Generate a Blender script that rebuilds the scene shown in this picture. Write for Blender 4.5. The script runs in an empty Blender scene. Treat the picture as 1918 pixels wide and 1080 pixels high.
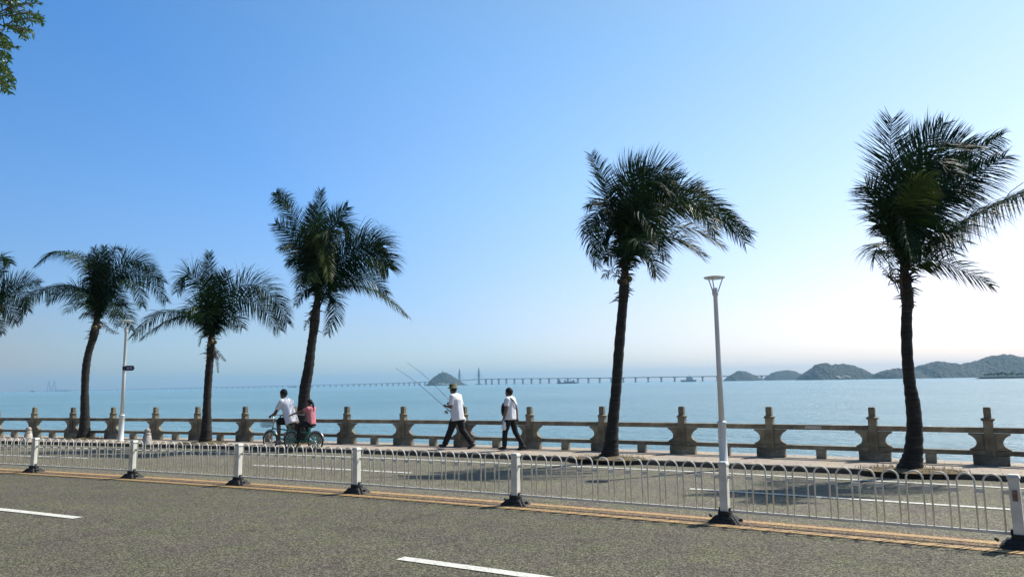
import bpy, bmesh, math, random
from math import sin, cos, pi, radians, sqrt, exp, atan2
from mathutils import Vector, Matrix, noise
random.seed(11)
R = random.Random(5)
V = Vector
scene = bpy.context.scene
col = scene.collection
W, HH = 1918, 1080
# ---------------------------------------------------------------- camera
FPX, PITCH, ROLL, YAW, CH = 1397.2, 0.1266, -0.0161, 0.5129, 1.85
ZP = 0.095                                  # promenade height above the road
SEA = -1.6
fw = V((-sin(YAW)*cos(PITCH), cos(YAW)*cos(PITCH), sin(PITCH)))
r0 = V((cos(YAW), sin(YAW), 0)); u0 = r0.cross(fw)
rr = cos(ROLL)*r0 + sin(ROLL)*u0
uu = -sin(ROLL)*r0 + cos(ROLL)*u0
FH = V((-sin(YAW), cos(YAW), 0))            # level viewing direction
CAM = V((0, 0, CH))
cd = bpy.data.cameras.new('camera'); cam = bpy.data.objects.new('camera', cd); col.objects.link(cam)
cd.sensor_width = 36; cd.lens = 36*FPX/W; cd.clip_start = 0.1; cd.clip_end = 40000
m = Matrix((rr, uu, -fw)).transposed().to_4x4(); m.translation = CAM
cam.matrix_world = m
scene.camera = cam

def ray(px, py): return fw*FPX + rr*(px-W/2) + uu*(HH/2-py)
def at(px, py, z=0.0):                      # measured ground point
    d = ray(px, py); return CAM + d*((z-CH)/d.z)
def deep(px, py, Z):                        # measured point at level depth Z
    d = ray(px, py); return CAM + d*(Z/d.dot(FH))
def onY(px, py, Y):                         # measured point in the plane y = Y
    d = ray(px, py); return CAM + d*(Y/d.y)
def depth(p): return (p-CAM).dot(FH)
def hor(px):
    t = -(fw.z*FPX + rr.z*(px-W/2))/uu.z; return HH/2 - t
def bend(x):                                # the road bends gently
    def g(x):
        t = (x+8)/10; return -.4198*t*t - .0297*t**3
    def dg(x):
        t = (x+8)/10; return (-.8396*t - .0891*t*t)/10
    if x < -42: return g(-42) + dg(-42)*(x+42)
    if x > 10: return g(10) + dg(10)*(x-10)
    return g(x)
def tang(x): 
    return atan2(bend(x+.05)-bend(x-.05), .1)

# ---------------------------------------------------------------- object helpers
def tag(o, label=None, cat=None, group=None, kind=None):
    if label: o['label'] = label
    if cat: o['category'] = cat
    if group: o['group'] = group
    if kind: o['kind'] = kind
    return o
def thing(name, label, cat, loc=(0,0,0), rz=0, group=None):
    o = bpy.data.objects.new(name, None); col.objects.link(o)
    o.location = loc; o.rotation_euler = (0,0,rz); o.empty_display_size = .1
    return tag(o, label, cat, group)
def rootloc(o):
    v = V((0,0,0))
    while o is not None:
        v = v + V(o.location); o = o.parent
    return v
class MB:
    def __init__(s): s.v = []; s.f = []; s.sm = []
    def add(s, vs, fs, smooth=False):
        n = len(s.v); s.v += [tuple(p) for p in vs]; s.f += [tuple(i+n for i in f) for f in fs]; s.sm += [smooth]*len(fs)
    def box(s, c, d, rz=0, top=1.0):
        x, y, z = d[0]/2, d[1]/2, d[2]/2; vs = []
        for k, q in ((-z, 1.0), (z, top)):
            for a, b in ((-x,-y),(x,-y),(x,y),(-x,y)):
                a *= q; b *= q
                vs.append((c[0]+a*cos(rz)-b*sin(rz), c[1]+a*sin(rz)+b*cos(rz), c[2]+k))
        s.add(vs, [(3,2,1,0),(4,5,6,7),(0,1,5,4),(1,2,6,5),(2,3,7,6),(3,0,4,7)])
        return s
    def tube(s, pts, rad, n=8, caps=True, flat=1.0, smooth=True, side=None):
        pts = [V(p) for p in pts]
        if not hasattr(rad, '__len__'): rad = [rad]*len(pts)
        vs = []; prev = None
        for i, p in enumerate(pts):
            t = (pts[min(i+1, len(pts)-1)] - pts[max(i-1, 0)])
            t = t.normalized() if t.length > 1e-9 else V((0,0,1))
            if prev is None:
                a = V(side) if side is not None else (V((0,0,1)) if abs(t.z) < .9 else V((1,0,0)))
            else: a = prev
            a = (a - t*a.dot(t)).normalized(); prev = a; b = t.cross(a)
            for k in range(n):
                w = 2*pi*k/n; vs.append(p + a*(cos(w)*rad[i]) + b*(sin(w)*rad[i]*flat))
        fs = []
        for i in range(len(pts)-1):
            for k in range(n):
                fs.append((i*n+k, i*n+(k+1)%n, (i+1)*n+(k+1)%n, (i+1)*n+k))
        if caps: fs += [tuple(range(n))[::-1], tuple((len(pts)-1)*n+k for k in range(n))]
        s.add(vs, fs, smooth); return s
    def lathe(s, c, prof, n=16, smooth=True):
        pts = [(c[0], c[1], c[2]+z) for r, z in prof]
        vs = []; fs = []
        for r, z in prof:
            for k in range(n):
                w = 2*pi*k/n; vs.append((c[0]+r*cos(w), c[1]+r*sin(w), c[2]+z))
        for i in range(len(prof)-1):
            for k in range(n):
                fs.append((i*n+k, i*n+(k+1)%n, (i+1)*n+(k+1)%n, (i+1)*n+k))
        fs += [tuple(range(n))[::-1], tuple((len(prof)-1)*n+k for k in range(n))]
        s.add(vs, fs, smooth); return s
    def prism(s, poly, y0, y1):               # outline in x-z, thickness in y
        n = len(poly)
        vs = [(x, y0, z) for x, z in poly] + [(x, y1, z) for x, z in poly]
        fs = [tuple(range(n)), tuple(range(2*n-1, n-1, -1))]
        fs += [(i, i+n, (i+1)%n+n, (i+1)%n) for i in range(n)]
        s.add(vs, fs); return s
    def ell(s, c, r, n=14, m_=9, M=None):
        vs = []; fs = []
        for i in range(m_+1):
            a = pi*i/m_
            for k in range(n):
                w = 2*pi*k/n
                p = V((r[0]*sin(a)*cos(w), r[1]*sin(a)*sin(w), r[2]*cos(a)))
                if M is not None: p = M @ p
                vs.append(V(c)+p)
        for i in range(m_):
            for k in range(n):
                fs.append((i*n+k, (i+1)*n+k, (i+1)*n+(k+1)%n, i*n+(k+1)%n))
        s.add(vs, fs, True); return s
    def ring(s, c, rad, r, ax, n=28, k=6):     # torus, plane spanned by ax[0], ax[1]
        a, b = V(ax[0]), V(ax[1]); w = a.cross(b).normalized(); vs = []; fs = []
        for i in range(n):
            t = 2*pi*i/n; d = a*cos(t)+b*sin(t)
            for j in range(k):
                q = 2*pi*j/k; vs.append(V(c)+d*(rad+r*cos(q))+w*(r*sin(q)))
        for i in range(n):
            for j in range(k):
                fs.append((i*k+j, ((i+1)%n)*k+j, ((i+1)%n)*k+(j+1)%k, i*k+(j+1)%k))
        s.add(vs, fs, True); return s
    def build(s, name, mat, parent=None, bevel=0, world=False, remesh=0, smooth_it=0, sub=0):
        off = rootloc(parent) if (world and parent is not None) else V((0,0,0))
        me = bpy.data.meshes.new(name)
        me.from_pydata([tuple(V(p)-off) for p in s.v], [], s.f)
        me.polygons.foreach_set('use_smooth', s.sm)
        me.materials.append(mat); me.update()
        o = bpy.data.objects.new(name, me); col.objects.link(o)
        if parent is not None: o.parent = parent
        if bevel:
            b = o.modifiers.new('bevel', 'BEVEL'); b.width = bevel; b.segments = 2; b.limit_method = 'ANGLE'
        if remesh:
            r_ = o.modifiers.new('remesh', 'REMESH'); r_.mode = 'VOXEL'; r_.voxel_size = remesh; r_.use_smooth_shade = True
        if smooth_it:
            q = o.modifiers.new('smooth', 'SMOOTH'); q.iterations = smooth_it; q.factor = .5
        return o
def copy_tree(o, parent=None):
    c = o.copy(); col.objects.link(c); c.parent = parent
    for ch in [x for x in bpy.data.objects if x.parent == o]: copy_tree(ch, c)
    return c
def fix(mb):
    bm = bmesh.new()
    return mb

# ---------------------------------------------------------------- materials
def nt(name):
    mt = bpy.data.materials.new(name); mt.use_nodes = True
    t = mt.node_tree; return mt, t, t.nodes['Principled BSDF']
def mat(name, c1, c2=None, scale=5.0, rough=.6, metal=0, bump=0, bscale=None, detail=6, lo=.35, hi=.65, spec=None, stretch=None):
    mt, t, b = nt(name)
    b.inputs['Roughness'].default_value = rough; b.inputs['Metallic'].default_value = metal
    if spec is not None: b.inputs['Specular IOR Level'].default_value = spec
    b.inputs['Base Color'].default_value = (*c1, 1)
    if c2 is not None or bump:
        tc = t.nodes.new('ShaderNodeTexCoord'); mp = t.nodes.new('ShaderNodeMapping')
        t.links.new(tc.outputs['Object'], mp.inputs[0])
        if stretch: mp.inputs['Scale'].default_value = stretch
    if c2 is not None:
        n = t.nodes.new('ShaderNodeTexNoise'); n.inputs['Scale'].default_value = scale; n.inputs['Detail'].default_value = detail
        t.links.new(mp.outputs[0], n.inputs['Vector'])
        rp = t.nodes.new('ShaderNodeValToRGB'); rp.color_ramp.elements[0].position = lo; rp.color_ramp.elements[1].position = hi
        rp.color_ramp.elements[0].color = (*c1, 1); rp.color_ramp.elements[1].color = (*c2, 1)
        t.links.new(n.outputs[0], rp.inputs[0]); t.links.new(rp.outputs[0], b.inputs['Base Color'])
    if bump:
        n2 = t.nodes.new('ShaderNodeTexNoise'); n2.inputs['Scale'].default_value = bscale or scale*4; n2.inputs['Detail'].default_value = 5
        t.links.new(mp.outputs[0], n2.inputs['Vector'])
        bp = t.nodes.new('ShaderNodeBump'); bp.inputs['Strength'].default_value = bump; bp.inputs['Distance'].default_value = .02
        t.links.new(n2.outputs[0], bp.inputs['Height']); t.links.new(bp.outputs[0], b.inputs['Normal'])
    return mt
def mixc(t, a, b, fac, mode='MIX'):
    n = t.nodes.new('ShaderNodeMix'); n.data_type = 'RGBA'; n.blend_type = mode
    for s_, k in ((0, fac), (6, a), (7, b)):
        if hasattr(k, 'is_linked') or hasattr(k, 'links'): t.links.new(k, n.inputs[s_])
        elif s_ == 0: n.inputs[0].default_value = k
        else: n.inputs[s_].default_value = (*k, 1)
    return n.outputs[2]
def noi(t, vec, scale, detail=4, rough=.55):
    n = t.nodes.new('ShaderNodeTexNoise'); n.inputs['Scale'].default_value = scale; n.inputs['Detail'].default_value = detail
    n.inputs['Roughness'].default_value = rough; t.links.new(vec, n.inputs['Vector']); return n.outputs[0]
def ramp(t, x, stops):
    rp = t.nodes.new('ShaderNodeValToRGB'); e = rp.color_ramp.elements
    while len(e) < len(stops): e.new(.5)
    for k, (p, c) in enumerate(stops): e[k].position = p; e[k].color = (*c, 1) if len(c) == 3 else c
    t.links.new(x, rp.inputs[0]); return rp.outputs[0]

def asphalt(nm='asphalt', tint=None):
    mt, t, b = nt(nm)
    tc = t.nodes.new('ShaderNodeTexCoord').outputs['Object']
    def vor(sc):
        v_ = t.nodes.new('ShaderNodeTexVoronoi'); v_.inputs['Scale'].default_value = sc; t.links.new(tc, v_.inputs['Vector'])
        q_ = t.nodes.new('ShaderNodeSeparateColor'); t.links.new(v_.outputs['Color'], q_.inputs[0]); return q_.outputs[0]
    def mad(a, k, c_=None):
        n_ = t.nodes.new('ShaderNodeMath'); n_.operation = 'MULTIPLY_ADD'; n_.inputs[1].default_value = k; t.links.new(a, n_.inputs[0])
        if c_ is not None: t.links.new(c_, n_.inputs[2])
        else: n_.inputs[2].default_value = 0
        return n_.outputs[0]
    g = mad(vor(66), .40, mad(vor(130), .32, mad(noi(t, tc, 34, 3, .7), .28)))
    c = ramp(t, g, [(.20, (.010,.009,.008)), (.48, (.068,.064,.051)), (.80, (.34,.32,.262))])
    v = t.nodes.new('ShaderNodeTexVoronoi'); v.inputs['Scale'].default_value = 45; t.links.new(tc, v.inputs['Vector'])
    hs = mixc(t, (.98,.9,1.02), (1.0,1.04,.84), v.outputs['Color'])
    c = mixc(t, c, hs, .8, 'MULTIPLY')
    p = noi(t, tc, 1.6, 6, .65); pc = ramp(t, p, [(.34, (.92,.84,.92)), (.5, (1,1,.96)), (.64, (1.0,1.06,.84))])
    c = mixc(t, c, pc, 1, 'MULTIPLY')
    mp = t.nodes.new('ShaderNodeMapping'); mp.inputs['Scale'].default_value = (.12, 1.1, 1); t.links.new(tc, mp.inputs[0])
    w = noi(t, mp.outputs[0], 1.2, 4); wc = ramp(t, w, [(.38, (.93,.92,.93)), (.6, (1.04,1.03,1.02))])
    c = mixc(t, c, wc, 1, 'MULTIPLY')
    vc = t.nodes.new('ShaderNodeTexVoronoi'); vc.feature = 'DISTANCE_TO_EDGE'; vc.inputs['Scale'].default_value = .22
    wn = t.nodes.new('ShaderNodeTexNoise'); wn.inputs['Scale'].default_value = 2.2; wn.inputs['Detail'].default_value = 5; t.links.new(tc, wn.inputs['Vector'])
    wa = t.nodes.new('ShaderNodeVectorMath'); wa.operation = 'ADD'; t.links.new(tc, wa.inputs[0]); t.links.new(wn.outputs['Color'], wa.inputs[1]); t.links.new(wa.outputs[0], vc.inputs['Vector'])
    c = mixc(t, c, ramp(t, vc.outputs['Distance'], [(.001, (.55,.53,.5)), (.006, (1,1,1))]), .8, 'MULTIPLY')
    st_ = noi(t, tc, .55, 7, .7); c = mixc(t, c, ramp(t, st_, [(.30, (.72,.70,.68)), (.42, (1,1,1)), (.66, (1,1,1)), (.74, (1.16,1.14,1.1))]), 1, 'MULTIPLY')
    if tint: c = mixc(t, c, tint, 1, 'MULTIPLY')
    t.links.new(c, b.inputs['Base Color']); b.inputs['Roughness'].default_value = .85; b.inputs['Specular IOR Level'].default_value = .3
    bp = t.nodes.new('ShaderNodeBump'); bp.inputs['Strength'].default_value = .12; bp.inputs['Distance'].default_value = .006
    t.links.new(g, bp.inputs['Height']); t.links.new(bp.outputs[0], b.inputs['Normal']); return mt
def worn_paint(name, c1, c2, sc=7, alpha_lo=.34, alpha_hi=.4):
    mt, t, b = nt(name); tc = t.nodes.new('ShaderNodeTexCoord').outputs['Object']
    n = noi(t, tc, sc, 8, .7); c = ramp(t, n, [(.3, c2), (.62, c1)])
    g = noi(t, tc, 42, 3, .75)
    c = mixc(t, c, ramp(t, g, [(.36, (.55,.55,.55)), (.6, (1,1,1))]), .7, 'MULTIPLY')
    n2 = noi(t, tc, 28, 8, .8); k = ramp(t, n2, [(alpha_lo, (0,0,0)), (alpha_hi, (1,1,1))])
    c = mixc(t, (.10,.095,.085), c, k)
    t.links.new(c, b.inputs['Base Color']); b.inputs['Roughness'].default_value = .7; return mt
def paving():
    mt, t, b = nt('paving'); tc = t.nodes.new('ShaderNodeTexCoord').outputs['Object']
    br = t.nodes.new('ShaderNodeTexBrick'); br.inputs['Scale'].default_value = 1; br.inputs['Brick Width'].default_value = .6
    br.inputs['Row Height'].default_value = .3; br.inputs['Mortar Size'].default_value = .008
    br.inputs['Color1'].default_value = (.43,.36,.29,1); br.inputs['Color2'].default_value = (.33,.30,.26,1); br.inputs['Mortar'].default_value = (.14,.12,.1,1)
    t.links.new(tc, br.inputs['Vector'])
    p = noi(t, tc, .7, 5); pc = ramp(t, p, [(.3, (.85,.76,.8)), (.5, (1,.98,.92)), (.72, (1.1,1.0,.82))])
    c = mixc(t, br.outputs['Color'], pc, 1, 'MULTIPLY')
    q = noi(t, tc, 14, 5); c = mixc(t, c, ramp(t, q, [(.3, (.8,.8,.8)), (.7, (1.1,1.1,1.1))]), 1, 'MULTIPLY')
    t.links.new(c, b.inputs['Base Color']); b.inputs['Roughness'].default_value = .8; return mt
def stone(name, c1, c2, c3):
    mt, t, b = nt(name); tc = t.nodes.new('ShaderNodeTexCoord').outputs['Object']
    n = noi(t, tc, 3, 6, .65); c = ramp(t, n, [(.3, c1), (.5, c2), (.7, c3)])
    g = noi(t, tc, 70, 3, .8); c = mixc(t, c, ramp(t, g, [(.35, (.75,.75,.75)), (.65, (1.1,1.1,1.1))]), 1, 'MULTIPLY')
    oi = t.nodes.new('ShaderNodeObjectInfo'); c = mixc(t, c, ramp(t, oi.outputs['Random'], [(0, (.72,.72,.74)), (.5, (1,1,1)), (1, (1.25,1.22,1.14))]), 1, 'MULTIPLY')
    sn = noi(t, tc, 1.3, 8, .75); c = mixc(t, c, ramp(t, sn, [(.42, (.55,.55,.53)), (.52, (1,1,1)), (.66, (1.12,1.12,1.1))]), .55, 'MULTIPLY')
    t.links.new(c, b.inputs['Base Color']); b.inputs['Roughness'].default_value = .8
    bp = t.nodes.new('ShaderNodeBump'); bp.inputs['Strength'].default_value = .5; bp.inputs['Distance'].default_value = .006
    t.links.new(g, bp.inputs['Height']); t.links.new(bp.outputs[0], b.inputs['Normal']); return mt
def leafmat(name, c1, c2, c3, rough=.38, trans=.2, sc=2.5, spec=.2):
    mt, t, b = nt(name); tc = t.nodes.new('ShaderNodeTexCoord').outputs['Object']
    n = noi(t, tc, sc, 4); c = ramp(t, n, [(.3, c1), (.55, c2), (.75, c3)])
    t.links.new(c, b.inputs['Base Color']); b.inputs['Roughness'].default_value = rough; b.inputs['Specular IOR Level'].default_value = spec
    tr = t.nodes.new('ShaderNodeBsdfTranslucent'); t.links.new(c, tr.inputs[0])
    mx = t.nodes.new('ShaderNodeMixShader'); mx.inputs[0].default_value = trans
    t.links.new(b.outputs[0], mx.inputs[1]); t.links.new(tr.outputs[0], mx.inputs[2])
    t.links.new(mx.outputs[0], t.nodes['Material Output'].inputs[0]); return mt
def watermat():
    mt, t, b = nt('sea_water'); tc = t.nodes.new('ShaderNodeTexCoord').outputs['Object']
    n = noi(t, tc, .012, 4); c = ramp(t, n, [(.35, (.12,.24,.275)), (.65, (.17,.30,.335))])
    t.links.new(c, b.inputs['Base Color']); b.inputs['Roughness'].default_value = .26; b.inputs['IOR'].default_value = 1.33
    h = None
    for sc, st, amp in ((.05, (.3,1.5,1), 1.5), (.22, (.35,1.7,1), .9), (.8, (.4,1.6,1), .75), (2.6, (.5,1.5,1), .36), (8, (.7,1.3,1), .09)):
        mp = t.nodes.new('ShaderNodeMapping'); mp.inputs['Scale'].default_value = st; mp.inputs['Rotation'].default_value = (0,0,-.45)
        t.links.new(tc, mp.inputs[0]); q = noi(t, mp.outputs[0], sc, 3, .6)
        mu = t.nodes.new('ShaderNodeMath'); mu.operation = 'MULTIPLY_ADD'; mu.inputs[1].default_value = amp
        t.links.new(q, mu.inputs[0])
        if h is not None: t.links.new(h, mu.inputs[2])
        else: mu.inputs[2].default_value = 0
        h = mu.outputs[0]
    bp = t.nodes.new('ShaderNodeBump'); bp.inputs['Strength'].default_value = .9; bp.inputs['Distance'].default_value = 1.0
    t.links.new(h, bp.inputs['Height']); t.links.new(bp.outputs[0], b.inputs['Normal']); return mt

M = {}
M['asphalt'] = asphalt('asphalt', (.85,.85,.77)); M['rusty'] = asphalt('dusty_asphalt', (1.45,1.12,.92)); M['paving'] = paving()
M['white_line'] = worn_paint('white_road_paint', (.80,.79,.70), (.58,.57,.50), 7, .36, .46)
M['yellow_line'] = worn_paint('yellow_road_paint', (.66,.40,.12), (.50,.30,.12), 5, .38, .56)
M['kerb'] = stone('kerb_stone', (.05,.048,.044), (.085,.08,.072), (.13,.125,.115))
M['stone'] = stone('granite', (.13,.115,.075), (.22,.195,.135), (.38,.345,.26))
M['bollard'] = stone('pale_granite', (.45,.38,.33), (.55,.49,.43), (.62,.57,.5))
M['wall'] = stone('seawall_concrete', (.2,.19,.17), (.28,.27,.25), (.34,.33,.3))
M['water'] = watermat()
M['fence'] = mat('white_fence_enamel', (.80,.79,.69), (.62,.61,.52), 6, .42, 0, .05, 30)
M['rubber'] = mat('black_rubber', (.012,.012,.012), (.03,.028,.025), 8, .75, 0, .3, 60)
M['lamp'] = mat('white_lamp_enamel', (.70,.71,.68), (.62,.63,.60), 3, .35)
M['glass'] = mat('lamp_glass', (.75,.77,.78), rough=.2)
M['sign'] = mat('navy_sign', (.01,.03,.09), rough=.5)
M['signtext'] = mat('sign_lettering', (.7,.72,.75), rough=.5)
M['trunk'] = None
M['frond'] = leafmat('frond_green', (.004,.016,.003), (.010,.034,.006), (.034,.090,.012), .5, .22, 1.2)
M['frond_y'] = leafmat('frond_yellow_green', (.03,.06,.012), (.06,.09,.018), (.16,.15,.035), .4, .25, 2)
M['dead'] = leafmat('dead_frond_brown', (.05,.035,.02), (.10,.07,.035), (.17,.12,.06), .7, .1)
M['husk'] = mat('leaf_base_fibre', (.010,.009,.006), (.035,.027,.016), 9, .85, 0, .6, 40)
M['coconut'] = mat('coconut_husk', (.10,.10,.03), (.17,.13,.05), 6, .6)
M['leaf'] = leafmat('broad_leaf', (.035,.085,.015), (.06,.13,.025), (.13,.20,.04), .3, .3, 1.5)
M['bark'] = mat('bark', (.07,.055,.04), (.14,.11,.08), 6, .9, 0, .8, 30)
M['straw'] = mat('straw_grass', (.10,.10,.03), (.30,.24,.10), 3, .9)
M['soil'] = mat('soil_and_straw', (.07,.05,.025), (.20,.145,.07), 7, .95, 0, .8, 60)
M['islandg'] = mat('island_woods', (.004,.010,.008), (.020,.032,.016), .16, .9, 0, 0, detail=8)
M['darkrock'] = mat('dark_riprap', (.010,.014,.013), (.03,.036,.03), .5, .95, spec=0)
M['rock'] = mat('shore_rock', (.30,.27,.23), (.42,.38,.32), .15, .85)
M['concrete'] = mat('bridge_concrete', (.10,.105,.11), (.13,.135,.14), .05, .8)
M['pylon'] = mat('pylon_concrete', (.05,.055,.07), (.07,.075,.085), .05, .8)
def trunkmat():
    mt, t, b = nt('palm_trunk'); tc = t.nodes.new('ShaderNodeTexCoord').outputs['Object']
    mp = t.nodes.new('ShaderNodeMapping'); mp.inputs['Scale'].default_value = (1.5,1.5,14); t.links.new(tc, mp.inputs[0])
    n = noi(t, mp.outputs[0], 1.4, 6, .7); n2 = noi(t, tc, 5, 5)
    c = ramp(t, n, [(.3, (.010,.008,.006)), (.55, (.030,.025,.019)), (.7, (.085,.072,.058))])
    c = mixc(t, c, ramp(t, n2, [(.4, (.7,.7,.7)), (.7, (1.2,1.2,1.15))]), 1, 'MULTIPLY')
    t.links.new(c, b.inputs['Base Color']); b.inputs['Roughness'].default_value = .9
    bp = t.nodes.new('ShaderNodeBump'); bp.inputs['Strength'].default_value = .9; bp.inputs['Distance'].default_value = .03
    t.links.new(n, bp.inputs['Height']); t.links.new(bp.outputs[0], b.inputs['Normal']); return mt
M['trunk'] = trunkmat()

# ---------------------------------------------------------------- sky, sun, haze
SUN = V((.545, .84, 0)).normalized(); EL = radians(52)
sun_dir = V((SUN.x*cos(EL), SUN.y*cos(EL), sin(EL)))
wd = bpy.data.worlds.new('World'); scene.world = wd; wd.use_nodes = True
t = wd.node_tree; bg = t.nodes['Background']
sk = t.nodes.new('ShaderNodeTexSky'); sk.sky_type = 'NISHITA'; sk.sun_disc = False
sk.sun_elevation = EL; sk.sun_rotation = atan2(sun_dir.x, sun_dir.y)
sk.altitude = 0; sk.air_density = 1.0; sk.dust_density = 0.6; sk.ozone_density = 3.0
tcw = t.nodes.new('ShaderNodeTexCoord'); vm = t.nodes.new('ShaderNodeVectorMath'); vm.operation = 'DOT_PRODUCT'
nz = t.nodes.new('ShaderNodeVectorMath'); nz.operation = 'NORMALIZE'; t.links.new(tcw.outputs['Generated'], nz.inputs[0])
t.links.new(nz.outputs[0], vm.inputs[0]); vm.inputs[1].default_value = sun_dir
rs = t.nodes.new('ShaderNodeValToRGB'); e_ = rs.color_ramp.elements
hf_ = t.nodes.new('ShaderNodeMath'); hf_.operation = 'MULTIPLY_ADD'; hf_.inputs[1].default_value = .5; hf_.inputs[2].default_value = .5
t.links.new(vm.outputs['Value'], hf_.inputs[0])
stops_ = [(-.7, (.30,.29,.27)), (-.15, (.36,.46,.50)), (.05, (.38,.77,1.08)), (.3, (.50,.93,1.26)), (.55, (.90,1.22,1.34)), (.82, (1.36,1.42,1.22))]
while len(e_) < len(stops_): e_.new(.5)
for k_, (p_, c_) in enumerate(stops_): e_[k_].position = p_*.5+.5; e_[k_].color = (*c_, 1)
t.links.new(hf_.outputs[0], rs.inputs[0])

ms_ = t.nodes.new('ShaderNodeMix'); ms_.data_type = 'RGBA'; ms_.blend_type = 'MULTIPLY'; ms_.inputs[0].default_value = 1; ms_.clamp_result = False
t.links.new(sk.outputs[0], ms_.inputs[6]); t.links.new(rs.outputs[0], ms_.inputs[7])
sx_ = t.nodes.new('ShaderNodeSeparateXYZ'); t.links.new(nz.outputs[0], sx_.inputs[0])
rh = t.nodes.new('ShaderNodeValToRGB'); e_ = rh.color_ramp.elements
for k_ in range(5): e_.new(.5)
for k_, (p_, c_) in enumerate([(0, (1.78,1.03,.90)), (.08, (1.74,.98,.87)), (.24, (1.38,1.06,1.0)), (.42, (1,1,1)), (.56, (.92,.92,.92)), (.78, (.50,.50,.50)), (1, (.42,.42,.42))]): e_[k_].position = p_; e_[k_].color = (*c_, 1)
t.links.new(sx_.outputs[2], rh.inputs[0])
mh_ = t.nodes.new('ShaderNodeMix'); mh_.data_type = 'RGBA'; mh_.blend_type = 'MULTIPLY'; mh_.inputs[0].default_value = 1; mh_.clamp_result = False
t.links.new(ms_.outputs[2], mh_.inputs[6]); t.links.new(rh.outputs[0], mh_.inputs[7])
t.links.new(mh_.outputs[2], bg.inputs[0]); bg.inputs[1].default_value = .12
sl = bpy.data.lights.new('sun', 'SUN'); so = bpy.data.objects.new('sun', sl); col.objects.link(so)
sl.energy = 4.7; sl.angle = radians(.5); sl.color = (1, .95, .87)
so.rotation_euler = sun_dir.to_track_quat('Z', 'Y').to_euler()
scene.view_settings.view_transform = 'Standard'; scene.view_settings.look = 'None'
scene.view_settings.exposure = .35; scene.view_settings.gamma = 1

# ---------------------------------------------------------------- setting
def strip(name, mt, y0, y1, z, x0, x1, step=1.0, kind='structure', parent=None, zb=None):
    mb = MB(); n = max(1, int((x1-x0)/step)); vs = []
    for i in range(n+1):
        x = x0+(x1-x0)*i/n; b = bend(x)
        vs += [(x, y0+b, z), (x, y1+b, z)]
    fs = [(2*i, 2*i+2, 2*i+3, 2*i+1) for i in range(n)]
    mb.add(vs, fs)
    if zb is not None:                        # side skirts down to zb
        for k in (0, 1):
            w = [(vs[2*i+k][0], vs[2*i+k][1], zz) for i in range(n+1) for zz in (z, zb)]
            mb.add(w, [((2*i, 2*i+1, 2*i+3, 2*i+2) if k == 0 else (2*i+2, 2*i+3, 2*i+1, 2*i)) for i in range(n)])
    o = mb.build(name, mt, parent)
    if kind: o['kind'] = kind
    return o
KY, BY, FY = 16.36, 18.213, 10.29
mb = MB(); n = 170; vs = []
for i in range(n+1):
    x = -110+i*1.0; vs += [(x, 3.0+bend(x), 0), (x, 10.2+bend(x), 0)]
mb.add(vs, [(2*i, 2*i+2, 2*i+3, 2*i+1) for i in range(n)])
tag(mb.build('road', M['asphalt']), 'coarse grey brown asphalt of the near carriageway', kind='structure')
mb = MB(); vs = []
for i in range(n+1):
    x = -110+i*1.0; vs += [(x, 10.2+bend(x), 0), (x, KY+.02+bend(x), 0)]
mb.add(vs, [(2*i, 2*i+2, 2*i+3, 2*i+1) for i in range(n)])
tag(mb.build('road', asphalt('pale_asphalt', (1.16,1.16,1.08))), 'paler grey asphalt of the far carriageway', kind='structure')
strip('kerb', M['kerb'], 2.86, 3.02, .124, -110, 60, zb=-.05)
strip('pavement', M['paving'], -40, 2.86, .12, -110, 60, zb=-.05)
strip('kerb', M['kerb'], KY, KY+.16, ZP+.004, -110, 60, zb=-.05)
strip('promenade', M['paving'], KY+.16, BY+.62, ZP, -110, 60, zb=-.05)
strip('seawall', M['wall'], BY+.50, BY+1.0, ZP-.16, -110, 60, zb=-4)
def marking(y, x0, x1, w=.15, mt='white_line', name='road_marking'):
    return strip(name, M[mt], y-w/2, y+w/2, .008, x0, x1, .6)
marking(15.44, -110, 60, .13)
for k in range(-7, 5):                        # broken lane line on the far side
    xs = at(1290, 916).x + k*10.6
    marking(13.04, xs, xs+4.6, .13)
d1 = at(157, 968); d2 = at(745, 1047)
LY = (d1.y-bend(d1.x)+d2.y-bend(d2.x))/2 - .02
gap = d2.x-d1.x
for k in range(-7, 5):
    xs = d2.x + k*(gap+4.4)
    marking(LY, xs, xs+4.4, .15)
strip('road_dust', M['rusty'], 9.93, 10.62, .004, -110, 60, .6)
marking(10.01, -110, 60, .15, 'yellow_line'); marking(10.44, -110, 60, .15, 'yellow_line')
mb = MB(); mb.add([(-9500,14,SEA),(9500,14,SEA),(9500,9800,SEA),(-9500,9800,SEA)], [(0,1,2,3)])
tag(mb.build('sea', M['water']), 'calm blue green sea reaching the horizon', kind='structure')

# haze
mb = MB(); mb.box((0, 4900, 74), (19600, 10200, 160))
hz = mb.build('haze', None) if False else None
hm = bpy.data.materials.new('haze_air'); hm.use_nodes = True; t = hm.node_tree
t.nodes.remove(t.nodes['Principled BSDF'])
pv = t.nodes.new('ShaderNodeVolumePrincipled'); pv.inputs['Density'].default_value = 1.35e-4
pv.inputs['Color'].default_value = (.40,.73,1,1); pv.inputs['Anisotropy'].default_value = .15
t.links.new(pv.outputs[0], t.nodes['Material Output'].inputs['Volume'])
tag(mb.build('haze', hm), 'thin bluish sea haze', kind='stuff')

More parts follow.
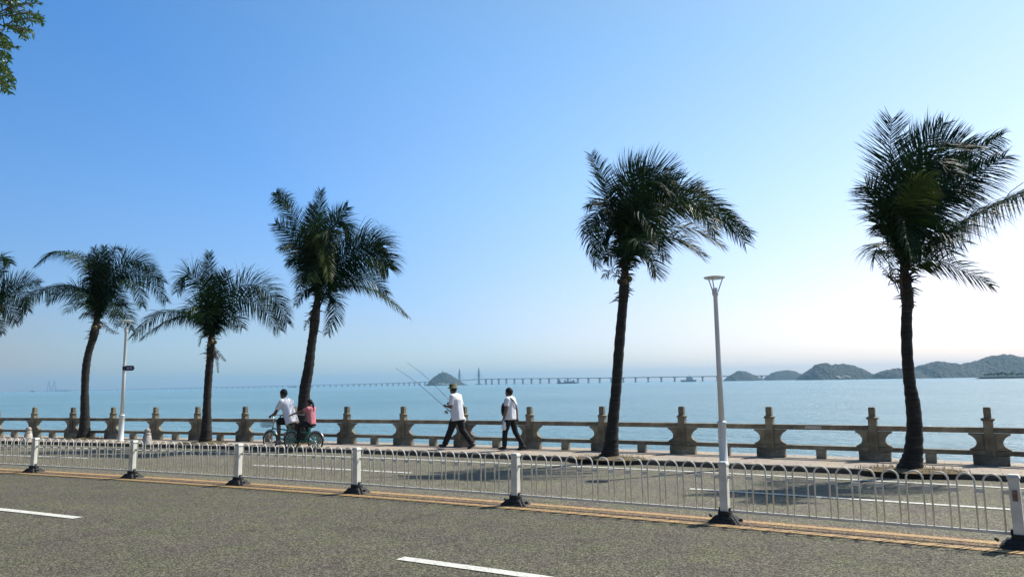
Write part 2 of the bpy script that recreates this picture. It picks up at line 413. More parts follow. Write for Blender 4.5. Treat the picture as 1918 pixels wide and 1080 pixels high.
# ---------------------------------------------------------------- road median fence
def fence_base():
    mb = MB(); mb.box((0,0,.075), (.15,.15,.15)); 
    mb.box((0,0,.0265), (.40,.32,.052), top=.78)
    mb.box((0,0,.074), (.30,.25,.040), top=.75)
    mb.tube([(.19,-.05,.05),(.24,-.05,.06)], .02, 6); mb.tube([(-.20,.06,.05),(-.24,.06,.075)], .018, 6)
    return mb
def panel_mb(L):
    n = 12; mb = MB(); mb.box((L/2, 0, .15), (L-.13, .028, .032))
    p = (L-.16)/n
    for i in range(n):
        c = .08+p*(i+.5); w = p*.34
        pts = [(c-w,0,.165),(c-w,0,.77-w)]+[(c-w*cos(a),0,.77-w+w*sin(a)) for a in [pi*k/10 for k in range(1,10)]]+[(c+w,0,.77-w),(c+w,0,.165)]
        mb.tube(pts, .0105, 7)
        a = c+w+.008; b = a+p-2*w-.016
        if i == 0: mb.box(((.055+c-w)/2, 0, .585), (c-w-.055, .012, .045))
        mb.box(((a+b)/2 if i < n-1 else (a+L-.055)/2, 0, .585), ((b-a) if i < n-1 else (L-.055-a), .012, .045))
    return mb
fxs = [-24.6,-21.45,-18.31,-14.98,-11.9,-8.97,-5.78,-2.56,.65,3.8,6.95]
fence = thing('guard_fence', 'white metal guard fence with hooped bars dividing the road', 'fence', (fxs[5], FY+bend(fxs[5]), 0))
fo = rootloc(fence)
for i, x in enumerate(fxs):
    p = V((x, FY+bend(x), 0)); 
    mb = MB(); mb.box((0,0,.42), (.105,.105,.66)); mb.box((0,0,.742), (.125,.125,.022)); mb.box((0,0,.767), (.125,.125,.028), top=.72)
    po = mb.build('fence_post', M['fence'], fence, bevel=.006); po.location = p-fo; po.rotation_euler = (R.uniform(-.012,.012), R.uniform(-.014,.014), tang(x)+R.uniform(-.03,.03))
    b = fence_base().build('rubber_foot', M['rubber'], po, bevel=.008)
    if i == 8:
        s_ = MB().box((.0, -.0545, .56), (.05,.003,.12)).build('plate', mat('rust_plate', (.20,.10,.07), (.32,.22,.16), 30, .7), po)
    for sx in (-1, 1):
        MB().box((sx*.062,0,.165), (.03,.05,.05)).build('clamp', M['rubber'], po)
    if i < len(fxs)-1:
        q = V((fxs[i+1], FY+bend(fxs[i+1]), 0)); L = (q-p).length
        pa = panel_mb(L).build('fence_panel', M['fence'], fence); pa.location = p-fo; pa.rotation_euler[2] = atan2(q.y-p.y, q.x-p.x)

# ---------------------------------------------------------------- stone balustrade
bxs = [-37.0,-34.85,-32.7,-30.61,-28.54,-26.47,-24.38,-22.4,-20.27,-18.18,-16.08,-13.97,-11.86,-9.76,-7.63,-5.52,-3.44,-1.28,.82,2.92,5.02]
def wing(sx):
    out = [(.085,.615),(.36,.615),(.36,.585),(.325,.575),(.275,.535),(.235,.48),(.225,.43),(.245,.37),(.30,.33),(.345,.31),(.36,.285),(.085,.285)]
    return [(sx*a, b) for a, b in out] if sx < 0 else [(a, b) for a, b in out][::-1]
bal = thing('stone_balustrade', 'weathered stone balustrade with square headed posts and scrolled brackets at the sea edge', 'balustrade', (bxs[12], BY+bend(bxs[12]), ZP))
bo = rootloc(bal)
for i, x in enumerate(bxs):
    p = V((x, BY+bend(x), ZP)); rz = tang(x); h = R.uniform(-.008, .008)
    mb = MB(); mb.box((0,0,.44), (.17,.17,.86)); mb.box((0,0,1.005+h), (.13,.13,.22)); mb.box((0,0,1.123+h), (.115,.115,.012))
    po = mb.build('baluster_post', M['stone'], bal, bevel=.012); po.location = p-bo; po.rotation_euler[2] = rz+R.uniform(-.02,.02)
    cl = MB(); cl.lathe((0,0,0), [(.085,.862),(.115,.872),(.13,.895),(.112,.915),(.088,.922)], 20)
    for k in range(8):
        a = 2*pi*k/8+.39; cl.ell((.092*cos(a),.092*sin(a),.885), (.035,.035,.028), 8, 6)
    cl.build('collar', M['stone'], po)
    for sx in (-1, 1):
        w = MB(); w.prism(wing(sx), -.055, .055)
        w.build('bracket', M['stone'], po, bevel=.01)
    ft = MB(); ft.box((0,0,.0925), (.62,.20,.185)); ft.build('foot_block', M['stone'], po, bevel=.01)
    if i < len(bxs)-1:
        x2 = bxs[i+1]; q = V((x2, BY+bend(x2), ZP)); L = (q-p).length; rz = atan2(q.y-p.y, q.x-p.x)
        a = MB(); a.box((L/2,0,.68), (L-.176,.15,.11)); a = a.build('top_rail', M['stone'], bal, bevel=.012); a.location = p-bo; a.rotation_euler[2] = rz
        c = MB(); c.box((L/2,0,.235), (L-.176,.14,.094)); c = c.build('lower_rail', M['stone'], bal, bevel=.008); c.location = p-bo; c.rotation_euler[2] = rz
        e = MB(); e.box((L/2,0,.0925), (.2,.16,.183)); e = e.build('foot_block', M['stone'], bal, bevel=.008); e.location = p-bo; e.rotation_euler[2] = rz
        if i == 16:
            pm = MB(); pm.box((L*.44,-.0775,.68), (.34,.004,.062)); pm = pm.build('plaque', mat('plaque_white', (.62,.62,.58), rough=.6), bal); pm.location = p-bo; pm.rotation_euler[2] = rz
            tx = MB()
            for k in range(5):
                cx = L*.44-.13+k*.065
                for q_ in range(3): tx.box((cx+R.uniform(-.006,.006),-.0805-.0002*q_,.696-.015*q_), (R.uniform(.018,.04),.002,.005))
                tx.box((cx+R.uniform(-.01,.01),-.0815,.68), (.005,.002,R.uniform(.02,.04)))
                if k % 2: tx.box((cx+.014,-.0818,.678), (.005,.002,.03))
            tx.build('lettering', mat('plaque_text', (.2,.2,.2), rough=.6), pm)

# ---------------------------------------------------------------- bollards
def bollard(p, label):
    b = thing('stone_bollard', label, 'bollard', p, 0, 'ball topped stone bollards')
    MB().lathe((0,0,0), [(.17,0),(.172,.03),(.16,.06),(.115,.30),(.10,.335),(.115,.35),(.108,.372),(.07,.38)], 20).build('shaft', M['bollard'], b)
    MB().ell((0,0,.445), (.092,.092,.088), 18, 12).build('ball', M['bollard'], b)
bp = at(52, 828, ZP); bollard((bp.x, bp.y, ZP), 'pale stone ball topped bollard nearest the left frame edge')
bp = at(275, 833, ZP); bollard((bp.x, bp.y, ZP), 'pale stone ball topped bollard just right of the lamp post with the sign')

# ---------------------------------------------------------------- lamp posts
def lamp(p, label, top):
    b = thing('street_lamp', label, 'street lamp', p, 0, 'slim white promenade lamps')
    MB().lathe((0,0,0), [(.105,0),(.105,.03),(.088,.04),(.084,.84),(.098,.86),(.098,.89),(.07,.91)], 20).build('lamp_base', M['lamp'], b)
    MB().lathe((0,0,0), [(.062,.86),(.052,top*.55),(.044,top-.42),(.058,top-.40),(.07,top-.34),(.05,top-.30)], 18).build('pole', M['lamp'], b)
    for k in range(3):
        a = 2*pi*k/3 + YAW
        q = [(.055*cos(a),.055*sin(a),top-.34),(.085*cos(a),.085*sin(a),top-.26),(.15*cos(a),.15*sin(a),top-.09),(.175*cos(a),.175*sin(a),top-.03)]
        MB().tube(q, .013, 6).build('bracket_arm', M['lamp'], b)
    MB().lathe((0,0,0), [(.09,top-.055),(.20,top-.04),(.225,top-.018),(.225,top-.004),(.14,top+.012),(.05,top+.02)], 28).build('lamp_head', M['lamp'], b)
    MB().lathe((0,0,0), [(.05,top-.30),(.05,top-.24),(.03,top-.235)], 12).build('light_unit', M['glass'], b)
    return b
lp = at(226, 826, ZP); lampL = lamp((lp.x, lp.y, ZP), 'slim white lamp post carrying a small navy sign, near the curved palm', 4.16)
LT = (lp.x, lp.y)
sg = thing('direction_sign', 'small navy blue arrow sign fixed to the left lamp post', 'sign', (lp.x, lp.y, ZP+2.50), YAW-.1)
def sgn():
    mb = MB(); mb.prism([(.05,-.09),(.33,-.085),(.38,0),(.33,.085),(.05,.09)], -.012, .012); return mb
sgn().build('sign_board', M['sign'], sg)
tx = MB()
for k, (a, w) in enumerate(((.115,.05),(.175,.04),(.235,.05),(.285,.03))):
    for q_ in range(4): tx.box((a+R.uniform(-.008,.008), -.0135-.0002*q_, .034-.021*q_+R.uniform(-.004,.004)), (w*R.uniform(.45,1),.002,.008))
    tx.box((a+R.uniform(-.012,.012), -.0146, R.uniform(-.008,.008)), (.008,.002,R.uniform(.035,.07)))
tx.build('lettering', M['signtext'], sg)
MB().lathe((0,0,0), [(.056,-.07),(.060,-.06),(.060,.06),(.056,.07)], 16).build('clamp', M['rubber'], sg)
lp2 = at(1356, 871, ZP); lampR = lamp((lp2.x, lp2.y, ZP), 'tall slim white lamp post standing alone against the sky between the two rightmost palms', 3.95)

# ---------------------------------------------------------------- palms
def catmull(pts, n):
    P = [pts[0]*2-pts[1]] + list(pts) + [pts[-1]*2-pts[-2]]; out = []
    seg = len(pts)-1
    for i in range(n+1):
        s = seg*i/n; k = min(int(s), seg-1); u = s-k
        a, b, c, d = P[k:k+4]
        out.append(.5*((2*b)+(c-a)*u+(2*a-5*b+4*c-d)*u*u+(3*b-a-3*c+d)*u**3))
    return out
def frond_mesh(mb, pts, Lmax, rnd, wind=V((0,0,0)), dens=1.0, face=None, droop=.5, start=.1, wmul=1.0, r0_=.022):
    c = catmull(pts, 36)
    cum = [0]
    for i in range(36): cum.append(cum[-1]+(c[i+1]-c[i]).length)
    L = cum[-1]
    mb.tube(c, [max(.004, r0_*(1-i/38)) for i in range(37)], 5)
    n = int(L*37*dens); roll = rnd.uniform(-.35,.35)
    up = V((0,0,1)); nm_ = rnd.uniform(.5,1.0); nmix = up*.55-FH*nm_
    for side in (-1, 1):
        for j in range(n):
            s = start+(1-start)*(j+rnd.uniform(0,.8))/n; x = s*36; k = min(int(x), 35); u = x-k
            p = c[k].lerp(c[k+1], u); T = (c[min(k+1,36)]-c[max(k-1,0)]).normalized()
            N = face if face is not None else (up if droop > 1.2 else nmix)
            N = N - T*N.dot(T)
            if N.length < .35: N = (N + (-FH)*.8); N = N - T*N.dot(T)
            N.normalize(); S = T.cross(N)*side
            q = Matrix.Rotation(roll, 3, T); S = q @ S; N2 = q @ N
            prof = min(1, (s-start)/.22+.35)*(1 if s < .6 else 1-.62*((s-.6)/.4)**1.3)
            ll = Lmax*1.42*prof*rnd.uniform(.8,1.1)
            if rnd.random() < .05: ll *= .5
            fwd = .32+1.0*s**2.2
            d = (S*1.0 + T*fwd + N2*rnd.uniform(.12,.4)).normalized()
            d = (d + V((rnd.gauss(0,.095),rnd.gauss(0,.095),rnd.gauss(0,.095)))).normalized()
            g = (V((0,0,-1))*droop*rnd.uniform(.7,1.3)+wind*rnd.uniform(.6,1.4))
            wv = d.cross(N2).normalized(); 
            tw = Matrix.Rotation(rnd.uniform(-.7,.7), 3, d); wv = tw @ wv
            wd_ = .0168*wmul*rnd.uniform(.75,1.15)*(1-.45*s)
            vs = []; pos = p; 
            seg = 4
            for h in range(seg):
                ww = wd_*(.55, 1.0, .85, .5)[h]
                vs += [pos-wv*ww, pos+wv*ww]
                dd = (d+g*((h+1)/seg)**1.5*1.1).normalized(); pos = pos+dd*ll/seg
            vs.append(pos)
            mb.add(vs, [(0,1,3,2),(2,3,5,4),(4,5,7,6),(6,7,8)])
    return mb
def palm(label, base, trunk, tl, fronds, seed, windv=0., Lmax=.6, filler=7, fl=1.5, dead=3, coco=4, scale=1., droop=.85):
    """base px; trunk [(px,py,width px)]; fronds [(pts, depth_at_tip, opts)]"""
    rnd = random.Random(seed); b = at(*base, ZP); Z = depth(b); mpp = Z/FPX
    root = thing('palm_tree', label, 'palm tree', (b.x, b.y, ZP), 0, 'coconut palms along the promenade')
    tp = [(deep(px, py, Z), w*mpp/2) for px, py, w in trunk]
    P = catmull([q[0] for q in tp], 44); mb = MB()
    rad = []
    for i in range(45):
        s = (len(tp)-1)*i/44; k = min(int(s), len(tp)-2); u = s-k
        r_ = tp[k][1]*(1-u)+tp[k+1][1]*u
        rad.append(r_*.86*(1+.05*sin(i*2.3)+rnd.uniform(-.025,.025)))
    P[0].z = ZP-.05
    mb.tube(P, rad, 14).build('trunk', M['trunk'], root, world=True)
    O = deep(*tl, Z); T0 = P[-1]
    mb = MB(); mb.tube([T0-(O-T0)*.15, T0+(O-T0)*.2, T0+(O-T0)*.55, O, O+V((0,0,.25))], [rad[-1]*1.0, rad[-1]*1.15, rad[-1]*.95, rad[-1]*.6, .03], 10)
    for k in range(70):                       # old leaf bases and ragged fibre
        a = rnd.uniform(0, 2*pi); h = rnd.uniform(-.12,1.0); p = T0.lerp(O, h)
        dv = V((cos(a), sin(a), rnd.uniform(-.2,1.1))).normalized(); l = rnd.uniform(.12,.40)
        mb.tube([p, p+dv*l*.5+V((0,0,.02)), p+dv*l+V((0,0,-.05))], [.03,.018,.004], 5)
    mb.build('leaf_bases', M['husk'], root, world=True)
    wv = r0*windv
    for i, (pts, dz, op) in enumerate(fronds):
        q = [T0.lerp(O, rnd.uniform(.3,.75) if pts[-1][1] > tl[1]-25 else rnd.uniform(.7,1.05))+V((rnd.uniform(-.05,.05),rnd.uniform(-.05,.05),0))] if not op.get('raw') else []
        n = len(pts)
        for k, (px, py) in enumerate(pts):
            s = (k+1)/n; q.append(deep(px, py, Z+dz*s))
        mb = MB()
        frond_mesh(mb, q, op.get('L', Lmax)*scale, rnd, wv*op.get('wind', 1), op.get('dens', 1.)*(1+(scale-1)*1.3), face=(op['face'] if 'face' in op else None), droop=op.get('droop', droop), start=op.get('start', .1))
        o = mb.build('frond', M[op.get('m', 'frond')], root, world=True)
        if 'label' in op: o['label'] = op['label']
    for k in range(3 if scale > 1 else 4):                   # fronds reaching towards and away from the viewer
        a = (pi/2 if k % 2 else -pi/2)+rnd.uniform(-.28,.28); dirh = r0*cos(a)+FH*sin(a); l = min(fl,1.45)*rnd.uniform(.7,1.0); e = rnd.uniform(.35,1.3)
        p1 = O+dirh*l*.4*cos(e)+V((0,0,l*.45*sin(e))); p2 = p1+dirh*l*.42+V((0,0,l*.18*sin(e)-.05))+wv*.2; p3 = p2+dirh*l*.3+V((0,0,-l*.22))+wv*.35
        mb = MB(); frond_mesh(mb, [V(O), p1, p2, p3], Lmax*.85*scale, rnd, wv, .8, droop=droop)
        mb.build('frond', M['frond'], root, world=True)
    for k in range(0):
        a = rnd.uniform(0, 2*pi); dirh = V((cos(a), sin(a), 0)); l = rnd.uniform(.35,.6)
        p0 = T0.lerp(O, .3)
        mb = MB(); frond_mesh(mb, [p0, p0+dirh*l*.5+V((0,0,.02)), p0+dirh*l*.8+V((0,0,-l*.55))], .2, rnd, wv*.3, .8, droop=1.2)
        mb.build('dead_frond', M['dead'], root, world=True)
    for k in range(coco):
        a = rnd.uniform(0, 2*pi); p = T0.lerp(O, .45)+V((cos(a)*.15, sin(a)*.15, rnd.uniform(-.06,.06)))
        MB().ell(p, (.06,.06,.075), 10, 7).build('coconut', M['coconut'], root, world=True)
    # soil patch at the foot
    mb = MB(); vs = [(b.x, b.y, ZP+.06)]; n = 28
    for ring_, (rr_, z) in enumerate(((.25,.05),(.55,.02),(.8,.004))):
        for k in range(n):
            a = 2*pi*k/n; q = 1+.22*noise.noise(V((cos(a)*1.4+seed, sin(a)*1.4, ring_*.2)))*(1 if ring_ else 0)
            vs.append((b.x+rr_*1.15*q*cos(a), b.y-.05+rr_*.7*q*sin(a), ZP+z))
    fs = [(0, 1+k, 1+(k+1)%n) for k in range(n)]
    for g in range(2): fs += [(1+g*n+k, 1+(g+1)*n+k, 1+(g+1)*n+(k+1)%n, 1+g*n+(k+1)%n) for k in range(n)]
    mb.add(vs, fs, True)
    tag(mb.build('soil_patch', M['soil']), 'brown soil and straw around the foot of a palm', kind='structure')
    gm = MB()
    for k in range(260):
        a = rnd.uniform(0, 2*pi); q = sqrt(rnd.random())*.95; p = V((b.x+q*1.05*cos(a), b.y-.05+q*.66*sin(a), ZP+.01)); h = rnd.uniform(.03,.12); d = V((rnd.gauss(0,.5),rnd.gauss(0,.5),1)).normalized(); s_ = V((cos(a*3),sin(a*3),0))*.006
        gm.add([p-s_, p+s_, p+d*h], [(0,1,2)])
    tag(gm.build('grass', M['straw']), 'sparse straw and grass around the foot of a palm', kind='stuff')
    return root

def Zc(s, ox, oy): return lambda L: [(x/s+ox, y/s+oy) for x, y in L]
# palm at 1143
z5 = Zc(3.376, 1040, 260)
F5 = [(z5([(440,560),(330,400),(315,270),(225,95)]), .5, dict(L=.42, droop=.15, face=-FH)),
 (z5([(420,560),(330,440),(250,500),(225,620),(262,800)]), -.4, dict(L=.42)),
 (z5([(455,480),(455,330),(480,230),(540,170)]), .3, dict(L=.62, droop=-.35, face=-FH)),
 (z5([(470,480),(490,320),(580,230),(680,220),(760,260)]), .6, dict(L=.6, droop=-.25, face=-FH)),
 (z5([(480,480),(540,300),(640,260),(740,330)]), -.4, dict(L=.55)),
 (z5([(480,520),(600,380),(740,310),(880,320),(940,350)]), .9, dict(L=.55, droop=.1)),
 (z5([(500,560),(700,430),(900,430),(1080,510),(1230,600)]), .5, dict(L=.55)),
 (z5([(500,540),(660,400),(860,380),(1040,470),(1200,660)]), -.7, dict(L=.55)),
 (z5([(490,600),(650,450),(820,400),(920,460),(1010,600)]), -1.1, dict(L=.5, m='frond_y')),
 (z5([(500,640),(700,560),(900,580),(1060,680)]), -.3, dict(L=.55)),
 (z5([(480,680),(650,620),(800,640),(940,740)]), .6, dict(L=.55)),
 (z5([(480,720),(560,720),(620,790),(640,870)]), -.5, dict(L=.45)),
 (z5([(470,560),(490,460),(560,470),(640,600),(690,760)]), -1.2, dict(L=.45)),
 (z5([(430,580),(350,520),(250,540),(195,600)]), -.6, dict(L=.42)),
 (z5([(430,600),(360,560),(300,620),(265,740)]), .5, dict(L=.45)),
 (z5([(420,560),(360,460),(280,400),(190,430)]), .3, dict(L=.4)),
 (z5([(460,640),(520,560),(560,620),(600,760)]), -.8, dict(L=.45)),
 (z5([(430,700),(400,700),(340,740),(310,760)]), .2, dict(L=.3)),
 (z5([(460,860),(400,870),(345,830),(300,880)]), -.3, dict(L=.22, dens=.7, m='dead')),
]
palm('tall palm leaning slightly right with a windswept crown, just left of the tall lamp post', (1143,857),
     [(1141,862,50),(1143,846,36),(1145,828,30),(1148,790,25),(1154,730,22),(1159,660,22),(1164,600,21),(1168,556,20)], (1172,492), F5, 51, .42, .55, 8, 1.7, 3, 5)
# palm at 1706
z6 = Zc(2.7, 1560, 200)
F6 = [(z6([(335,600),(310,420),(292,230),(298,60)]), .5, dict(L=.62, droop=-.05, face=-FH, wind=0)),
 (z6([(345,560),(350,400),(420,230),(560,80)]), .6, dict(L=.55, droop=-.2, face=-FH)),
 (z6([(350,560),(380,360),(480,210),(600,180),(710,190)]), .2, dict(L=.6, droop=-.1)),
 (z6([(370,560),(470,400),(620,310),(740,220),(850,150)]), .5, dict(L=.55, face=-FH)),
 (z6([(370,580),(500,450),(640,390),(760,320),(870,250)]), -.4, dict(L=.6)),
 (z6([(400,640),(520,520),(620,440),(720,420)]), .4, dict(L=.6)),
 (z6([(440,720),(560,650),(700,560),(840,490),(967,435),(1080,440)]), .3, dict(L=.75, droop=1.35, start=.08, dens=1.6)),
 (z6([(430,780),(540,780),(680,840),(805,905)]), -.3, dict(L=.42, m='frond_y')),
 (z6([(330,600),(280,520),(220,440),(170,400)]), .5, dict(L=.5, face=-FH, droop=.15, wind=0)),
 (z6([(335,640),(300,570),(250,520),(200,500)]), -.4, dict(L=.42, wind=0, droop=.2, face=-FH)),
 (z6([(335,680),(300,620),(260,590),(220,590)]), .2, dict(L=.40, wind=0, droop=.25, face=-FH)),
 (z6([(340,720),(310,670),(280,650),(250,660)]), -.5, dict(L=.34, wind=0, droop=.3, face=-FH)),
 (z6([(350,600),(370,480),(430,390),(500,360)]), -1.1, dict(L=.42, m='frond_y', face=-FH)),
 (z6([(360,560),(410,360),(510,270),(620,350)]), -1.0, dict(L=.5)),
 (z6([(365,640),(440,560),(520,560),(600,640)]), -.7, dict(L=.55)),
 (z6([(365,600),(430,420),(560,330),(700,270)]), 1.0, dict(L=.6, face=-FH)),
 (z6([(350,640),(360,560),(370,640),(400,760)]), -1.0, dict(L=.4)),
 (z6([(340,880),(300,880),(270,830),(232,790)]), -.2, dict(L=.22, dens=.7, m='dead')),
]
palm('tallest palm with bushy windblown crown, one long frond reaching off the right frame edge', (1706,880),
     [(1704,886,62),(1707,868,46),(1711,845,37),(1713,800,31),(1710,757,29),(1704,718,24),(1699,660,23),(1698,600,22),(1700,566,22)], (1692,490), F6, 61, .35, .6, 9, 1.9, 3, 0)
# palm at 568
z4 = Zc(3.272, 480, 330)
F4 = [(z4([(370,560),(310,420),(220,240),(125,105)]), .3, dict(L=.42, droop=.0, face=-FH)),
 (z4([(200,220),(165,150),(122,100)]), .31, dict(raw=1, L=.34, m='frond_y', face=-FH, label='yellowing frond tip')),
 (z4([(385,540),(370,380),(385,240),(395,90)]), .3, dict(L=.42, droop=-.1, face=-FH)),
 (z4([(370,540),(350,380),(340,280),(345,180)]), .8, dict(L=.42, droop=-.1, face=-FH)),
 (z4([(400,540),(430,380),(470,270),(560,190)]), .4, dict(L=.5, droop=0, face=-FH)),
 (z4([(400,560),(440,380),(500,280),(560,310),(580,420)]), -.2, dict(L=.5)),
 (z4([(430,600),(530,500),(640,430),(720,412),(770,425)]), .2, dict(L=.95, dens=1.9, droop=.95)),
 (z4([(430,600),(550,520),(670,480),(760,500),(810,560)]), -.5, dict(L=.85, dens=1.8, droop=1.0)),
 (z4([(440,700),(560,670),(720,700),(830,770),(930,860)]), -.2, dict(L=.42, droop=1.4)),
 (z4([(440,660),(560,620),(700,640),(800,720)]), .6, dict(L=.5)),
 (z4([(430,720),(480,740),(480,850),(440,960)]), -.6, dict(L=.45, face=-FH)),
 (z4([(360,560),(290,440),(210,350),(120,290)]), .5, dict(L=.5, face=-FH, droop=.1)),
 (z4([(360,580),(290,480),(230,420),(150,440)]), -.4, dict(L=.5)),
 (z4([(360,600),(300,530),(250,500),(190,520)]), .3, dict(L=.45)),
 (z4([(360,620),(310,590),(280,610),(265,680)]), -.5, dict(L=.42)),
 (z4([(370,700),(320,690),(280,720),(245,790)]), -.3, dict(L=.3)),
 (z4([(390,520),(400,400),(430,330),(450,370),(445,480)]), -1.0, dict(L=.4)),
 (z4([(390,480),(380,380),(400,360),(430,520),(445,640)]), -1.1, dict(L=.38, m='frond_y')),
 (z4([(350,830),(330,880),(305,900),(295,945)]), -.1, dict(L=.1, dens=.5, m='dead')),
]
palm('leaning palm directly behind the tandem riders, with a yellowing upper left frond', (566,829),
     [(564,834,36),(565,818,30),(567,780,25),(571,730,24),(578,690,22),(583,650,19),(588,615,18)], (596,548), F4, 41, .2, .5, 7, 1.5, 2, 4, 1.08)
# palm at 385
z3 = Zc(2.25, 240, 440)
F3 = [(z3([(345,300),(340,190),(342,75)]), .2, dict(L=.35, droop=-.1, face=-FH)),
 (z3([(345,320),(310,210),(250,165),(205,240)]), -.3, dict(L=.5)),
 (z3([(330,370),(250,330),(120,335),(20,425)]), .1, dict(L=.55, droop=1.5)),
 (z3([(330,360),(240,340),(150,370),(60,430)]), -.7, dict(L=.45, droop=1.5)),
 (z3([(360,320),(390,230),(415,155)]), .3, dict(L=.4, face=-FH, droop=0)),
 (z3([(370,330),(430,240),(530,210),(620,270),(670,370)]), .2, dict(L=.6)),
 (z3([(370,350),(450,280),(550,290),(640,400)]), -.7, dict(L=.55)),
 (z3([(370,380),(440,340),(480,390)]), -.5, dict(L=.45)),
 (z3([(350,360),(290,300),(230,330)]), -.9, dict(L=.45)),
 (z3([(355,320),(350,230),(380,170)]), .8, dict(L=.45, face=-FH)),
 (z3([(340,420),(310,430),(298,470)]), .2, dict(L=.12, dens=.6)),
 (z3([(360,480),(380,500),(410,530)]), -.2, dict(L=.1, m='dead', dens=.5)),
 (z3([(355,500),(372,510),(380,580)]), .1, dict(L=.1, m='dead', dens=.5)),
]
palm('short straight palm with spreading fronds, second full palm from the left', (385,829),
     [(384,833,32),(386,815,24),(387,790,20),(388,750,16),(391,700,16),(394,668,15)], (397,612), F3, 31, .0, .5, 8, 1.5, 3, 3, 1.14)
# palm at 158
za = Zc(4.5, 0, 440); zb = Zc(2.25, 0, 440)
F2 = [(zb([(430,300),(480,285),(530,330),(552,400)]), -.6, dict(L=.42, droop=.7)),
 (zb([(430,320),(470,325),(500,385)]), -.4, dict(L=.35, droop=.7)),
 (za([(810,420),(740,260),(600,160),(440,150),(310,250)]), .1, dict(L=.5, droop=1.3)),
 (za([(790,540),(700,460),(540,430),(360,470),(220,560),(170,720)]), .2, dict(L=.5, droop=1.5)),
 (za([(780,560),(680,480),(520,480),(400,560)]), -.6, dict(L=.45)),
 (za([(830,400),(820,250),(795,110)]), .3, dict(L=.35, face=-FH, droop=0)),
 (za([(845,400),(870,250),(880,100)]), .0, dict(L=.3, face=-FH, droop=-.1)),
 (za([(860,400),(900,260),(965,120),(1020,130)]), .3, dict(L=.4)),
 (zb([(440,220),(500,130),(590,110),(690,200)]), .3, dict(L=.55)),
 (zb([(440,230),(520,160),(620,170),(700,280)]), -.4, dict(L=.55)),
 (zb([(440,260),(500,190),(570,200),(600,300)]), -.9, dict(L=.5)),
 (zb([(430,280),(480,240),(520,300)]), -.8, dict(L=.45)),
 (zb([(420,240),(400,150),(370,90)]), .7, dict(L=.4, face=-FH)),
 (zb([(400,330),(360,330),(335,350)]), .2, dict(L=.2, m='dead', dens=.7)),
 (zb([(430,370),(460,400),(500,415)]), .2, dict(L=.12, m='dead', dens=.6)),
]
palm('curved palm with an arching left frond, first full palm from the left frame edge', (158,821),
     [(156,826,34),(158,808,24),(159,780,19),(159,730,15),(161,690,16),(166,660,15),(175,631,15)], (184,590), F2, 21, .05, .5, 8, 1.5, 3, 3, 1.14)
# palm off the left edge
F1 = [(za([(-90,420),(-40,260),(10,190),(80,240)]), .3, dict(L=.5)),
 (za([(-60,520),(60,440),(200,400),(330,410)]), .2, dict(L=.45, droop=.2)),
 (za([(-60,560),(60,480),(180,520),(240,640)]), -.5, dict(L=.5)),
 (za([(-60,600),(20,580),(100,640),(130,740)]), .4, dict(L=.5)),
 (za([(-100,440),(-60,330),(30,320)]), -.6, dict(L=.5)),
 (za([(-70,700),(-20,740),(20,830)]), .2, dict(L=.35)),
 (za([(-200,420),(-300,260),(-460,280)]), .2, dict(L=.5)),
 (za([(-200,520),(-340,480),(-480,620)]), -.2, dict(L=.5)),
 (za([(-140,380),(-150,240),(-120,120)]), .2, dict(L=.4, face=-FH)),
]
palm('palm cut by the left frame edge, only its right hand fronds in view', (-42,815),
     [(-42,818,32),(-41,800,24),(-40,740,17),(-36,680,16),(-33,640,15)], (-30,590), F1, 17, .0, .5, 6, 1.5, 2, 2, 1.2)

# ---------------------------------------------------------------- roadside broadleaf tree at top left
tr = thing('broadleaf_tree', 'leafy green roadside tree whose outer twigs hang into the top left corner', 'tree', (-16.0, 1.6, .12))
rnd = random.Random(8); wood = MB(); leaves = MB()
base = V((-16.0,1.6,.12)); fork = base+V((.3,.2,3.2))
wood.tube([base-V((0,0,.1)), base+V((.05,0,.4)), base+V((.1,.05,1.8)), fork], [.34,.25,.21,.17], 12)
def leaf(p, d, l, w):
    d = d.normalized(); s = d.cross(V((rnd.gauss(0,1),rnd.gauss(0,1),rnd.gauss(0,1)))).normalized(); n_ = d.cross(s)
    q = p+d*l*.5+n_*l*.06
    leaves.add([p, p+d*l*.3+s*w*.5, p+d*l*.3-s*w*.5, q+d*l*.1+s*w*.42, q+d*l*.1-s*w*.42, p+d*l-V((0,0,l*.12))], [(0,1,2),(2,1,3,4),(4,3,5)])
def twig(p, q, n, l=.09):
    c = (p+q)/2+V((rnd.gauss(0,.04),rnd.gauss(0,.04),.05)); wood.tube([p,c,q], [.007,.005,.002], 4)
    for i in range(n):
        s = (i+.5)/n; a = p.lerp(c, s*2) if s < .5 else c.lerp(q, s*2-1)
        dv = (q-p).normalized()*.6+V((rnd.gauss(0,.6),rnd.gauss(0,.6),rnd.gauss(-.25,.5)))
        leaf(a, dv, l*rnd.uniform(.7,1.2), l*.3)
def limb(p, q, r_, nt_, spread, down=.2, n=9):
    c = p.lerp(q, .5)+V((rnd.gauss(0,.15),rnd.gauss(0,.15),.25)); pts = catmull([p,c,q], 8); wood.tube(pts, [r_*(1-i/10) for i in range(9)], 6)
    for k in range(nt_):
        s = rnd.uniform(.25,1)*8; i = min(int(s),7); a = pts[i].lerp(pts[i+1], s-i)
        d = V((rnd.gauss(0,1),rnd.gauss(0,1),rnd.gauss(-down,.8))).normalized()*spread*rnd.uniform(.4,1)
        twig(a, a+d, n)
DT = 10.2                                      # depth of the overhanging twigs
tips = [deep(20,12,DT), deep(45,18,DT+.3), deep(-10,30,DT-.3), deep(5,55,DT), deep(-30,80,DT+.4), deep(-20,-30,DT), deep(40,-25,DT+.5), deep(-25,130,DT), deep(-60,60,DT-.5)]
for q in tips: limb(fork.lerp(q,.15)+V((0,0,.3)), q, .05, 90, .42, n=12)
